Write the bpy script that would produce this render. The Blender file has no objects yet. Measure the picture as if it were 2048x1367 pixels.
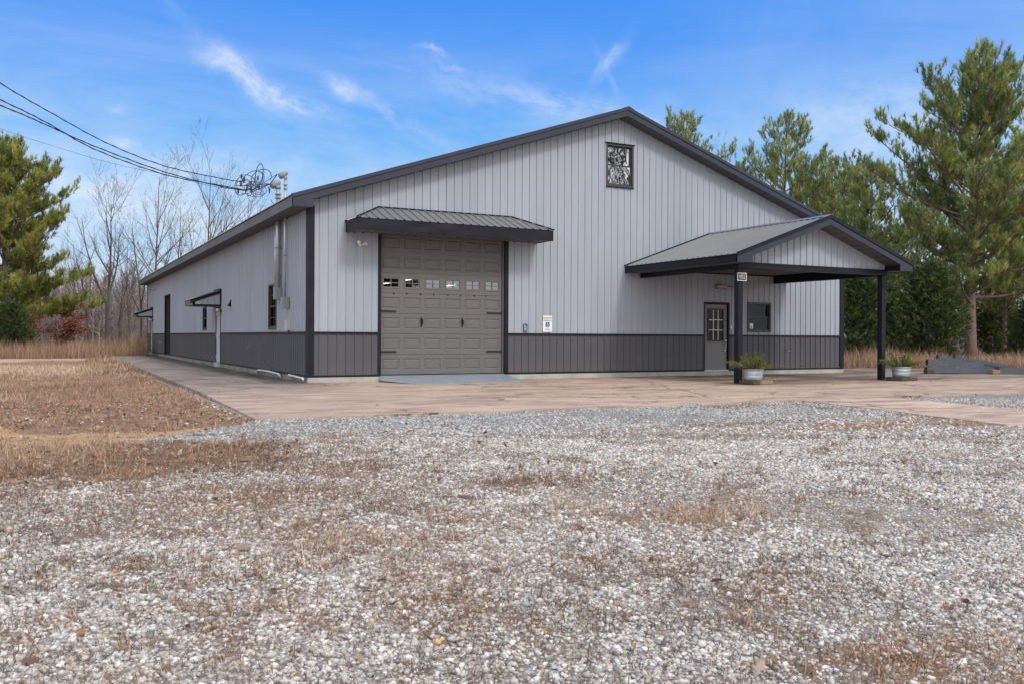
import bpy, math, random
import numpy as np
from mathutils import Vector, Matrix, noise

random.seed(7)
RNG = np.random.default_rng(11)
SC = bpy.context.scene
COL = SC.collection
PI = math.pi

# ------------------------------------------------------------------ camera
F_PX, ROLL, V0 = 1796.15, 0.0051, 673.74
CAM = Vector((-5.8132, -22.0395, 0.9929)); YAW = 0.4809
RV = Vector((math.cos(YAW), -math.sin(YAW), 0)); FV = Vector((math.sin(YAW), math.cos(YAW), 0))
cd = bpy.data.cameras.new('camera'); cam = bpy.data.objects.new('camera', cd); COL.objects.link(cam)
cd.sensor_width = 36; cd.lens = F_PX/2048*36; cd.shift_y = -(683.5-V0)/2048; cd.clip_end = 3000; cd.clip_start = .05
up = Vector((0, 0, 1))
r_ = RV*math.cos(ROLL)+up*math.sin(ROLL); u_ = up*math.cos(ROLL)-RV*math.sin(ROLL)
M = Matrix((r_, u_, -FV)).transposed().to_4x4(); M.translation = CAM
cam.matrix_world = M
SC.camera = cam
SC.view_settings.view_transform = 'Standard'; SC.view_settings.look = 'None'
SC.view_settings.exposure = 0.07; SC.view_settings.gamma = 1

def at(u, Z, z=0.0):          # a point of the ground plan: bearing u, distance Z ahead of the camera
    p = CAM+FV*Z+RV*(Z*(u-1024)/F_PX)
    return Vector((p.x, p.y, z))

# ------------------------------------------------------------------ materials
def new_mat(name):
    m = bpy.data.materials.new(name); m.use_nodes = True
    nt = m.node_tree; b = nt.nodes['Principled BSDF']
    return m, nt, b
def nd(nt, typ, **kw):
    n = nt.nodes.new(typ)
    for k, v in kw.items():
        if k.startswith('i_'):
            key = k[2:]
            n.inputs[int(key) if key.isdigit() else key].default_value = v
        else: setattr(n, k, v)
    return n
def ramp(nt, stops, interp='LINEAR'):
    n = nt.nodes.new('ShaderNodeValToRGB'); cr = n.color_ramp; cr.interpolation = interp
    while len(cr.elements) < len(stops): cr.elements.new(.5)
    for e, (p, c) in zip(cr.elements, stops):
        e.position = p; e.color = (c[0], c[1], c[2], 1) if hasattr(c, '__len__') else (c, c, c, 1)
    return n
def mixc(nt, fac, a, b, blend='MIX'):
    n = nt.nodes.new('ShaderNodeMix'); n.data_type = 'RGBA'; n.blend_type = blend
    for sock, v in ((n.inputs[0], fac), (n.inputs[6], a), (n.inputs[7], b)):
        if isinstance(v, bpy.types.NodeSocket): nt.links.new(v, sock)
        elif hasattr(v, '__len__'): sock.default_value = (v[0], v[1], v[2], 1)
        else: sock.default_value = v
    return n.outputs[2]
def math_(nt, op, a, b=None, c=None, clamp=False):
    n = nt.nodes.new('ShaderNodeMath'); n.operation = op; n.use_clamp = clamp
    for i, v in enumerate((a, b, c)):
        if v is None: continue
        if isinstance(v, bpy.types.NodeSocket): nt.links.new(v, n.inputs[i])
        else: n.inputs[i].default_value = v
    return n.outputs[0]
def coords(nt, scale=(1, 1, 1)):
    g = nt.nodes.new('ShaderNodeNewGeometry'); mp = nt.nodes.new('ShaderNodeMapping')
    mp.inputs['Scale'].default_value = scale
    nt.links.new(g.outputs['Position'], mp.inputs['Vector']); return mp.outputs[0]
def noise_(nt, vec, scale, detail=4, rough=.55, dist=0.0):
    n = nt.nodes.new('ShaderNodeTexNoise'); n.inputs['Scale'].default_value = scale
    n.inputs['Detail'].default_value = detail; n.inputs['Roughness'].default_value = rough
    n.inputs['Distortion'].default_value = dist
    nt.links.new(vec, n.inputs['Vector']); return n.outputs['Fac']
def bump(nt, b, h, strength, dist):
    n = nt.nodes.new('ShaderNodeBump'); n.inputs['Strength'].default_value = strength; n.inputs['Distance'].default_value = dist
    nt.links.new(h, n.inputs['Height']); nt.links.new(n.outputs[0], b.inputs['Normal'])

def simple(name, col, rough=.6, metal=0., var=.12, scale=3., dirt=None, dirt_amt=.3, bmp=0, stretch=(1, 1, 1), spec=.5, dscale=1.3):
    m, nt, b = new_mat(name)
    v = coords(nt, stretch)
    n = noise_(nt, v, scale, 5)
    lo = [c*(1-var) for c in col]; hi = [min(1, c*(1+var)) for c in col]
    c = mixc(nt, math_(nt, 'MULTIPLY_ADD', n, 1.8, -.4, True), lo, hi)
    if dirt:
        n2 = noise_(nt, v, dscale, 6, .65)
        f = math_(nt, 'MULTIPLY', math_(nt, 'MULTIPLY_ADD', n2, 4, -1.9, True), dirt_amt)
        c = mixc(nt, f, c, dirt)
    nt.links.new(c, b.inputs['Base Color'])
    b.inputs['Roughness'].default_value = rough; b.inputs['Metallic'].default_value = metal
    b.inputs['Specular IOR Level'].default_value = spec
    if bmp: bump(nt, b, noise_(nt, v, scale*4, 3), bmp, .01)
    return m

def siding_mat(name, col, wash=.0, spl=.0, streak_dirt=(.1, .1, .09)):
    m, nt, b = new_mat(name)
    v = coords(nt, (1.6, 1.6, .12)); v2 = coords(nt, (1, 1, 1))
    s = noise_(nt, v, 3.0, 5, .6); n = noise_(nt, v2, .5, 3)
    c = mixc(nt, math_(nt, 'MULTIPLY_ADD', s, 2.4, -.7, True), [x*.93 for x in col], [min(1, x*1.07) for x in col])
    c = mixc(nt, math_(nt, 'MULTIPLY_ADD', n, 2, -.6, True), c, mixc(nt, .5, c, [x*.85 for x in col]))
    if spl:                                              # splashed dirt low down on the sheet
        sx = nt.nodes.new('ShaderNodeSeparateXYZ'); g = nt.nodes.new('ShaderNodeNewGeometry'); nt.links.new(g.outputs['Position'], sx.inputs[0])
        h = math_(nt, 'MULTIPLY_ADD', sx.outputs[2], -2.2, 1.0, True)
        f = math_(nt, 'MULTIPLY', math_(nt, 'MULTIPLY', h, noise_(nt, v2, 4, 5, .7)), spl)
        c = mixc(nt, f, c, (.16, .14, .11))
    gp = nt.nodes.new('ShaderNodeNewGeometry'); sp = nt.nodes.new('ShaderNodeSeparateXYZ'); nt.links.new(gp.outputs['Position'], sp.inputs[0])
    wn = nt.nodes.new('ShaderNodeTexWhiteNoise'); wn.noise_dimensions = '1D'; nt.links.new(math_(nt, 'FLOOR', math_(nt, 'DIVIDE', math_(nt, 'ADD', sp.outputs[0], math_(nt, 'MULTIPLY', sp.outputs[1], 1.0)), .9144)), wn.inputs['W'])
    c = mixc(nt, 1.0, c, mixc(nt, wn.outputs['Value'], (.95, .95, .95), (1.04, 1.04, 1.04)), 'MULTIPLY')
    nt.links.new(c, b.inputs['Base Color']); b.inputs['Roughness'].default_value = .42
    b.inputs['Specular IOR Level'].default_value = .4
    bump(nt, b, noise_(nt, coords(nt, (1, 1, .6)), 2.2, 3), .25, .02)
    return m

M_SIDE = siding_mat('light_siding_paint', (.365, .40, .47))
M_WAIN = siding_mat('charcoal_siding_paint', (.092, .093, .112), spl=.45)
M_TRIM = simple('black_blue_trim', (.010, .011, .019), .45, var=.2, scale=2, spec=.24, dirt=(.03, .033, .045), dirt_amt=.25, bmp=.08)
M_FASC = simple('fascia_metal', (.034, .040, .062), .45, var=.15, scale=1.5, spec=.32, bmp=.08)
M_FASCD = simple('weathered_fascia_metal', (.13, .14, .135), .55, var=.2, scale=.8, dirt=(.07, .075, .055), dirt_amt=.6, bmp=.12)
M_ROOF = simple('roof_sheet_metal', (.165, .172, .19), .36, var=.08, scale=.8, spec=.5, dirt=(.12, .12, .115), dirt_amt=.2)
M_SOFF = simple('soffit_metal', (.085, .083, .09), .5, var=.12, scale=2)
M_CEIL = simple('porch_ceiling_sheet', (.15, .15, .155), .6, var=.12, scale=2)
M_DOOR = simple('garage_door_paint', (.136, .130, .134), .5, var=.10, scale=2, stretch=(1, 1, 9), dirt=(.13, .12, .11), dirt_amt=.25)
M_EDOOR = simple('entry_door_paint', (.185, .185, .19), .45, var=.05, scale=2)
M_WHITE = simple('white_door_paint', (.52, .54, .58), .5, var=.08, scale=2, dirt=(.3, .29, .27), dirt_amt=.3)
M_BLACK = simple('black_iron', (.012, .012, .014), .4, var=.1)
M_BRONZE = simple('dark_window_frame', (.045, .043, .045), .4, var=.15)
M_FOUND = simple('foundation_concrete', (.42, .42, .395), .9, var=.15, scale=5, dirt=(.20, .20, .15), dirt_amt=.6, bmp=.3)
M_FOUNDD = simple('mossy_foundation_concrete', (.24, .235, .19), .9, var=.25, scale=5, dirt=(.07, .07, .04), dirt_amt=.85, bmp=.3)
M_GALV = simple('galvanised_metal', (.50, .53, .55), .38, .55, var=.15, scale=6)
M_TUB = simple('galvanised_tub', (.42, .47, .53), .33, .6, var=.2, scale=6)
M_GREYBOX = simple('grey_box_paint', (.27, .28, .30), .5, var=.1)
M_CREAM = simple('cream_plastic', (.55, .53, .46), .5, var=.06)
M_WPLAST = simple('white_plastic', (.72, .72, .71), .4, var=.04)
M_PVC = simple('white_pipe', (.70, .70, .68), .4, var=.08)
M_AMBER = simple('amber_lamp_glass', (.42, .34, .24), .3, var=.2)
M_STEEL = simple('painted_steel_plate', (.26, .31, .37), .42, var=.14, scale=3, dirt=(.30, .29, .27), dirt_amt=.35, dscale=3)
M_BEAM = simple('blue_grey_beam_paint', (.090, .106, .135), .5, var=.18, scale=3, dirt=(.07, .075, .08), dirt_amt=.4)
M_WOODD = simple('dark_damp_wood', (.07, .065, .045), .85, var=.35, scale=14, bmp=.4)
M_WOODL = simple('split_pale_wood', (.27, .19, .11), .85, var=.35, scale=14, dirt=(.09, .07, .045), dirt_amt=.6, bmp=.4)
M_SOIL = simple('potting_soil', (.035, .025, .018), .95)
M_CABLE = simple('black_cable', (.03, .028, .028), .5)
M_CBLUE = simple('blue_cable', (.03, .11, .32), .5)
M_CBROWN = simple('brown_cable', (.09, .05, .04), .5)
M_BARK = simple('pine_bark', (.17, .125, .105), .95, var=.4, scale=9, stretch=(1, 1, .35), bmp=.8)
M_TWIG = simple('bare_tree_bark', (.115, .098, .09), .95, var=.25, scale=4)
M_TWIGD = simple('dark_bare_tree_bark', (.095, .078, .07), .95, var=.25, scale=4)
M_SIGNW = simple('sign_white', (.78, .78, .76), .45, var=.02)
M_SIGNB = simple('sign_blue', (.012, .075, .36), .45, var=.03)
M_SIGNT = simple('sign_teal_blue', (.02, .10, .19), .45, var=.03)
M_SIGNG = simple('sign_green_ink', (.10, .17, .10), .5, var=.03)
M_NAVY = simple('number_plate_navy', (.012, .016, .03), .45)
M_BLIND = simple('window_blind', (.022, .022, .022), .8, var=.6, scale=9, stretch=(3, 3, .3))
M_CURT = simple('greenish_curtain', (.20, .19, .13), .8, var=.5, scale=10, stretch=(2, 2, .2))

def glass(name, refl, tint, wav=0.0, wscale=3.0, rough=.02):
    m, nt, b = new_mat(name); nt.nodes.remove(b)
    out = nt.nodes['Material Output']
    t = nd(nt, 'ShaderNodeBsdfTransparent'); t.inputs[0].default_value = (*tint, 1)
    g = nd(nt, 'ShaderNodeBsdfGlossy'); g.inputs['Roughness'].default_value = rough
    g.inputs['Color'].default_value = (.93, .94, .97, 1)
    mx = nd(nt, 'ShaderNodeMixShader'); mx.inputs[0].default_value = refl
    if wav:
        n = nd(nt, 'ShaderNodeBump'); n.inputs['Strength'].default_value = wav; n.inputs['Distance'].default_value = .05
        nt.links.new(noise_(nt, coords(nt), wscale, 1, .4, .6), n.inputs['Height']); nt.links.new(n.outputs[0], g.inputs['Normal'])
    nt.links.new(t.outputs[0], mx.inputs[1]); nt.links.new(g.outputs[0], mx.inputs[2]); nt.links.new(mx.outputs[0], out.inputs[0])
    return m
M_GLASS = glass('window_glass', .022, (.55, .57, .56))
M_GLASSG = glass('garage_glass', .17, (.75, .77, .78))
M_GLASSW = glass('wavy_reflecting_glass', .62, (.3, .3, .3), .05, 2.6)

def vcol_mat(name, rough=.85, transl=.0, var=.0, spec=.2):
    m, nt, b = new_mat(name)
    a = nd(nt, 'ShaderNodeAttribute', attribute_name='col')
    nt.links.new(a.outputs['Color'], b.inputs['Base Color']); b.inputs['Roughness'].default_value = rough
    b.inputs['Specular IOR Level'].default_value = spec
    if transl:
        out = nt.nodes['Material Output']
        tr = nd(nt, 'ShaderNodeBsdfTranslucent'); nt.links.new(a.outputs['Color'], tr.inputs[0])
        mx = nd(nt, 'ShaderNodeMixShader'); mx.inputs[0].default_value = transl
        nt.links.new(b.outputs[0], mx.inputs[1]); nt.links.new(tr.outputs[0], mx.inputs[2]); nt.links.new(mx.outputs[0], out.inputs[0])
    return m
M_NEEDLE = vcol_mat('pine_needles', .5, .38, spec=.4)
M_LEAF = vcol_mat('dry_leaves_and_blades', .85, .15)
M_PEB = vcol_mat('pebble_stone', .8)
M_WOODS = vcol_mat('woods_bark', .95)

# ------------------------------------------------------------------ mesh building
class MB:
    def __init__(s): s.v = []; s.f = []
    def add(s, vs, fs):
        o = len(s.v); s.v += [tuple(p) for p in vs]; s.f += [tuple(i+o for i in f) for f in fs]; return s
    def quad(s, *p): return s.add(p, [tuple(range(len(p)))])
    def box(s, a, b):
        x0, y0, z0 = (min(a[i], b[i]) for i in range(3)); x1, y1, z1 = (max(a[i], b[i]) for i in range(3))
        return s.add([(x0,y0,z0),(x1,y0,z0),(x1,y1,z0),(x0,y1,z0),(x0,y0,z1),(x1,y0,z1),(x1,y1,z1),(x0,y1,z1)],
                     [(0,3,2,1),(4,5,6,7),(0,1,5,4),(1,2,6,5),(2,3,7,6),(3,0,4,7)])
    def prism(s, poly, d):                                # extrude polygon (3d pts) by vector d
        n = len(poly); p2 = [tuple(p[i]+d[i] for i in range(3)) for p in poly]
        return s.add(list(poly)+p2, [tuple(range(n))[::-1], tuple(range(n, 2*n))]+[(i, (i+1) % n, n+(i+1) % n, n+i) for i in range(n)])
    def tube(s, pts, r, n=8, cap=True):
        pts = [Vector(p) for p in pts]; rr = r if hasattr(r, '__len__') else [r]*len(pts)
        vs = []; fs = []; prev = None
        for i, p in enumerate(pts):
            t = (pts[min(i+1, len(pts)-1)]-pts[max(i-1, 0)]).normalized()
            if prev is None: a = t.orthogonal().normalized()
            else:
                a = prev-t*prev.dot(t); a = a.normalized() if a.length > 1e-6 else t.orthogonal().normalized()
            prev = a; b = t.cross(a)
            for k in range(n):
                an = 2*PI*k/n; vs.append(p+(a*math.cos(an)+b*math.sin(an))*rr[i])
        for i in range(len(pts)-1):
            for k in range(n): fs.append((i*n+k, i*n+(k+1) % n, (i+1)*n+(k+1) % n, (i+1)*n+k))
        if cap: fs += [tuple(range(n))[::-1], tuple(range((len(pts)-1)*n, len(pts)*n))]
        return s.add(vs, fs)
    def lathe(s, c, prof, n=24):                          # prof: (r,z) list
        vs = [(c[0]+r*math.cos(2*PI*k/n), c[1]+r*math.sin(2*PI*k/n), c[2]+z) for r, z in prof for k in range(n)]
        fs = [(i*n+k, i*n+(k+1) % n, (i+1)*n+(k+1) % n, (i+1)*n+k) for i in range(len(prof)-1) for k in range(n)]
        return s.add(vs, fs)
    def build(s, name, m, parent=None, smooth=False, bevel=0):
        off = Vector((0, 0, 0)); q = parent
        while q: off += Vector(q.location); q = q.parent
        me = bpy.data.meshes.new(name); me.from_pydata([(x-off.x, y-off.y, z-off.z) for x, y, z in s.v], [], s.f)
        me.materials.append(m); me.update()
        if smooth: me.polygons.foreach_set('use_smooth', [True]*len(me.polygons))
        o = bpy.data.objects.new(name, me); COL.objects.link(o)
        if parent: o.parent = parent
        if bevel:
            bv = o.modifiers.new('bevel', 'BEVEL'); bv.width = bevel; bv.segments = 2; bv.limit_method = 'ANGLE'
        return o
def tag(o, label=None, cat=None, group=None, kind=None):
    if label: o['label'] = label
    if cat: o['category'] = cat
    if group: o['group'] = group
    if kind: o['kind'] = kind
    return o
def empty(name, loc, label=None, cat=None, group=None):
    o = bpy.data.objects.new(name, None); COL.objects.link(o); o.location = loc; o.empty_display_size = .2
    return tag(o, label, cat, group)
def np_mesh(name, verts, faces_flat, nper, m, parent=None, col=None, smooth=False):
    me = bpy.data.meshes.new(name); nv = len(verts); nf = len(faces_flat)//nper
    me.vertices.add(nv); me.vertices.foreach_set('co', verts.astype(np.float32).ravel())
    me.loops.add(len(faces_flat)); me.loops.foreach_set('vertex_index', faces_flat.astype(np.int32))
    me.polygons.add(nf); me.polygons.foreach_set('loop_start', np.arange(0, nf*nper, nper, dtype=np.int32))
    if smooth: me.polygons.foreach_set('use_smooth', np.ones(nf, dtype=bool))
    me.update(calc_edges=True)
    if col is not None:
        a = me.color_attributes.new('col', 'FLOAT_COLOR', 'POINT')
        c4 = np.ones((nv, 4), np.float32); c4[:, :3] = col; a.data.foreach_set('color', c4.ravel())
    me.materials.append(m)
    if not name: return me
    o = bpy.data.objects.new(name, me); COL.objects.link(o)
    if parent: o.parent = parent
    return o

RIB = [(0, 0), (.0915, 0), (.0955, .003), (.110, .003), (.114, 0), (.160, 0), (.164, .003), (.178, .003), (.182, 0)]
def profile(s0, s1, pitch=.2286, h=.019, minor=True, phase=0.0):
    pts = []
    k = math.floor((s0-phase)/pitch)-1
    while k*pitch+phase < s1+pitch:
        b = k*pitch+phase
        pts += [(b-.021, 0), (b-.012, h), (b+.012, h), (b+.021, 0)]
        if minor:
            for c in (.085, .145): pts += [(b+c-.010, 0), (b+c-.004, .003), (b+c+.004, .003), (b+c+.010, 0)]
        k += 1
    return pts
def interp(pts, s):
    for (a, da), (b, db) in zip(pts, pts[1:]):
        if a <= s <= b: return da+(db-da)*(s-a)/max(b-a, 1e-9)
    return 0
def ribbed(mb, O, S, T, N, s0, s1, lo, hi, ops=(), cuts=(), pitch=.2286, h=.026, minor=True, phase=0.0):
    O, S, T, N = (Vector(q) for q in (O, S, T, N))
    pts = profile(s0, s1, pitch, h, minor, phase)
    ss = sorted(set([s0, s1]+[round(p[0], 5) for p in pts if s0 < p[0] < s1]+[q for o in ops for q in (o[0], o[1]) if s0 < q < s1]+[c for c in cuts if s0 < c < s1]))
    lo_ = lo if callable(lo) else (lambda s: lo); hi_ = hi if callable(hi) else (lambda s: hi)
    for a, b in zip(ss, ss[1:]):
        if b-a < 1e-5: continue
        m = (a+b)/2; da, db = interp(pts, a), interp(pts, b)
        segs = [(lo_(a), lo_(b), None, None)]
        cur_a, cur_b = lo_(a), lo_(b)
        for o in sorted([o for o in ops if o[0] <= m <= o[1]], key=lambda o: o[2]):
            ta, tb = min(o[2], hi_(a)), min(o[2], hi_(b))
            if ta > cur_a+1e-4 or tb > cur_b+1e-4:
                mb.quad(O+S*a+N*da+T*cur_a, O+S*b+N*db+T*cur_b, O+S*b+N*db+T*tb, O+S*a+N*da+T*ta)
            cur_a, cur_b = max(cur_a, o[3]), max(cur_b, o[3])
        ha, hb = hi_(a), hi_(b)
        if ha > cur_a+1e-4 or hb > cur_b+1e-4:
            mb.quad(O+S*a+N*da+T*cur_a, O+S*b+N*db+T*cur_b, O+S*b+N*db+T*hb, O+S*a+N*da+T*ha)
    return mb

# ------------------------------------------------------------------ the metal building
W, L, ZW, SLP = 18.44, 38.6, 1.07, .3357
XM = W/2
ZR = lambda x: 7.66-SLP*abs(x-XM)                        # roof surface
ZS = lambda x: ZR(x)-.235                                # underside of the rake
EO, FO = .52, .45                                        # eave and rake overhang
B = empty('metal_building', (0, 0, -.16), 'large grey metal building with light ribbed gable front, charcoal base and black trim', 'building')
EAVE_B = 4.12
ops_front = [(1.83, 5.50, 0, 3.78), (12.43, 13.40, 0, 2.08), (14.20, 15.16, 1.19, 2.13), (8.76, 9.71, 5.43, 6.66)]
ops_side = [(3.37, 4.33, 1.19, 2.45), (12.32, 13.27, 0, 2.03), (15.44, 16.44, 1.21, 2.12), (27.2, 29.35, 0, 3.05), (35.6, 36.6, 0, 2.03)]
wz = ZW+.02
def wall(name, z0, z1, mat, which):
    mb = MB()
    if which == 'front': ribbed(mb, (0,0,0), (1,0,0), (0,0,1), (0,-1,0), 0, W, z0, z1 or (lambda x: ZS(x)+.03), ops_front, (XM,), phase=.05)
    if which == 'side': ribbed(mb, (0,0,0), (0,1,0), (0,0,1), (-1,0,0), 0, L, z0, z1 or 4.2, ops_side, phase=.1)
    if which == 'right': ribbed(mb, (W,0,0), (0,1,0), (0,0,1), (1,0,0), 0, L, z0, z1 or 4.2)
    if which == 'back': ribbed(mb, (0,L,0), (1,0,0), (0,0,1), (0,1,0), 0, W, z0, z1 or (lambda x: ZS(x)+.03), (), (XM,))
    return mb.build(name, mat, B)
for w_ in ('front', 'side', 'right', 'back'):
    wall('wall_siding', wz, None, M_SIDE, w_)
    if w_ in ('right', 'back'): wall('wainscot', .0, wz, M_WAIN, w_)
for which, ops, l_ in (('front', ops_front, W), ('side', ops_side, L)):
    cur = 0
    for o in [q for q in ops if q[2] == 0]+[(l_, 0, 0, 0)]:
        mb = MB()
        if which == 'front': ribbed(mb, (0,0,0), (1,0,0), (0,0,1), (0,-1,0), cur, o[0], 0, wz, phase=.05)
        else: ribbed(mb, (0,0,0), (0,1,0), (0,0,1), (-1,0,0), cur, o[0], 0, wz, phase=.1)
        mb.build('wainscot', M_WAIN, B); cur = o[1]
def strip(mb, which, s0, s1, z0, z1, d=.026, t=.03):
    if s1-s0 < .01: return
    if which == 'front': mb.box((s0, -d, z0), (s1, -d+t, z1))
    if which == 'side': mb.box((-d, s0, z0), (-d+t, s1, z1))
    if which == 'right': mb.box((W+d, s0, z0), (W+d-t, s1, z1))
def gaps(ops, s0, s1, z, pad):
    cur = s0; out = []
    for o in sorted(ops):
        if o[2] <= z <= o[3]: out.append((cur, o[0]-pad)); cur = o[1]+pad
    out.append((cur, s1)); return out
mt = MB(); mbt = MB()
for which, ops, l_ in (('front', ops_front, W), ('side', ops_side, L), ('right', [], L)):
    for a, b in gaps(ops, .12, l_-.12, ZW, .0):
        strip(mt, which, a, b, ZW-.025, ZW+.03, .038)
    for a, b in gaps(ops, .12, l_-.12, .02, .0): strip(mbt, which, a, b, -.03, .022, .034)
mt.build('wainscot_trim', M_TRIM, B); mbt.build('base_trim', M_TRIM, B)
def corner(x, y, sx, sy):
    mb = MB(); r = random.Random(int(x*10+y)); t = .028
    # wrapped metal angle with faint dents
    n = 26; w1 = .135; t = .038
    for k in range(n):
        z0 = -.03+k*(4.36 if False else 4.25)/n; z1 = -.03+(k+1)*4.25/n
        d0 = .0
        mb.add([(x-sx*t, y-sy*t, z0), (x+sx*w1, y-sy*t, z0), (x+sx*w1, y-sy*t, z1), (x-sx*t, y-sy*t, z1),
                (x-sx*t, y+sy*w1, z0), (x-sx*t, y+sy*w1, z1)], [(0,1,2,3), (4,0,3,5)])
    for i, v in enumerate(mb.v):
        h = noise.noise(Vector((v[0]*3, v[1]*3, v[2]*2.1+x)))*.010
        mb.v[i] = (v[0]+sx*h, v[1]+sy*h, v[2])
    mb.add([(x+sx*w1, y-sy*t, -.03), (x+sx*w1, y, -.03), (x+sx*w1, y, 4.22), (x+sx*w1, y-sy*t, 4.22)], [(0,1,2,3)])
    mb.build('corner_trim', M_TRIM, B)
corner(0, 0, 1, 1); corner(W, 0, -1, 1); corner(0, L, 1, -1); corner(W, L, -1, -1)
mb = MB(); mb.box((-.02, -.035, -.30), (W+.02, .12, -.031)); mb.build('foundation', M_FOUND, B)
mb = MB(); mb.box((-.035, .121, -.30), (.10, L, -.031)); mb.box((W-.1, .121, -.30), (W+.03, L, -.031)); mb.box((.1, L-.1, -.3), (W-.1, L+.03, -.031)); mb.build('foundation', M_FOUNDD, B)
# roof: two ribbed slopes, closed underneath
for sgn in (-1, 1):
    mb = MB(); xe = XM+sgn*(XM+EO+.03); sl = math.hypot(xe-XM, ZR(xe)-7.66)
    T = Vector((XM-xe, 0, 7.66-ZR(xe))).normalized(); N = Vector((sgn*SLP, 0, 1)).normalized()
    ribbed(mb, (xe, 0, ZR(xe)), (0, 1, 0), T, N, -FO-.02, L+FO, 0, sl, minor=False)
    ribbed(mb, Vector((xe, 0, ZR(xe)))-N*.012, (0, 1, 0), T, N, -FO-.02, L+FO, 0, sl-.01, minor=False, h=.0)
    mb.build('roof', M_ROOF, B)
mb = MB()
for sgn in (-1, 1):
    mb.prism([(XM, -FO-.035, 7.66+.045), (XM+sgn*.2, -FO-.035, ZR(XM+.2)+.035), (XM+sgn*.2, -FO-.035, ZR(XM+.2)+.027), (XM, -FO-.035, 7.66+.035)], (0, L+2*FO+.05, 0))
mb.build('ridge_cap', M_ROOF, B)
for y0, y1 in ((-FO, -FO+.02), (L+FO-.02, L+FO)):         # rake fascias and the darker edge trim over them
    for sgn in (-1, 1):
        xe = XM+sgn*(XM+EO)
        P = [(XM, y0, ZR(XM)-.075), (xe, y0, ZR(xe)-.075), (xe, y0, 4.12 if False else ZR(xe)-.235), (XM, y0, ZR(XM)-.235)]
        MB().prism(P, (0, y1-y0, 0)).build('rake_fascia', M_FASC, B)
        dy = -.022 if y0 < 0 else .022
        P = [(XM, y0+dy, ZR(XM)+.024), (xe, y0+dy, ZR(xe)+.024), (xe, y0+dy, ZR(xe)-.07), (XM, y0+dy, ZR(XM)-.07)]
        MB().prism(P, (0, y1-y0+.02 if y0 < 0 else y1-y0, 0)).build('roof_edge_trim', M_ROOF if False else M_FASC, B)
        # boxed eave return at the foot of the rake
        xr = XM+sgn*(XM+.02 if True else 0)
        P = [(xe, y0, ZR(xe)-.233), (xr, y0, ZR(xr)-.233), (xr, y0, EAVE_B), (xe, y0, EAVE_B)]
        MB().prism(P, (0, .02, 0)).build('eave_return', M_FASC, B)
        mb = MB(); mb.quad((xr, -FO if y0 < 0 else L, EAVE_B), (xr, 0 if y0 < 0 else L+FO, EAVE_B), (xr, 0 if y0 < 0 else L+FO, ZS(xr)), (xr, -FO if y0 < 0 else L, ZS(xr)))
        mb.build('eave_return', M_FASC, B)
        ya, yb = (-FO+.02, 0) if y0 < 0 else (L, L+FO-.02)
        mb = MB(); mb.quad((XM, ya, ZS(XM)+.004), (XM, yb, ZS(XM)+.004), (xe, yb, ZS(xe)+.004), (xe, ya, ZS(xe)+.004))
        k = 0
        while k*.3 < XM:                                  # seams of the soffit sheet
            x_ = XM+sgn*k*.3; mb.box((x_-.006, ya, ZS(x_)-.006), (x_+.006, yb, ZS(x_)+.002)); k += 1
        mb.build('rake_soffit', M_SOFF, B)
for sgn in (-1, 1):
    xe = XM+sgn*(XM+EO); xw = XM+sgn*XM
    mb = MB(); mb.box((xe, -FO, EAVE_B), (xe-sgn*.02, L+FO, ZR(xe)-.012)); mb.build('eave_fascia', M_FASCD if sgn < 0 else M_FASC, B)
    mb = MB(); ribbed(mb, (min(xe, xw), 0, EAVE_B+.02), (0, 1, 0), (1, 0, 0), (0, 0, -1), -FO+.02, L+FO-.02, 0, EO, minor=False, h=.008, pitch=.3)
    mb.build('eave_soffit', M_SOFF, B)

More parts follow.
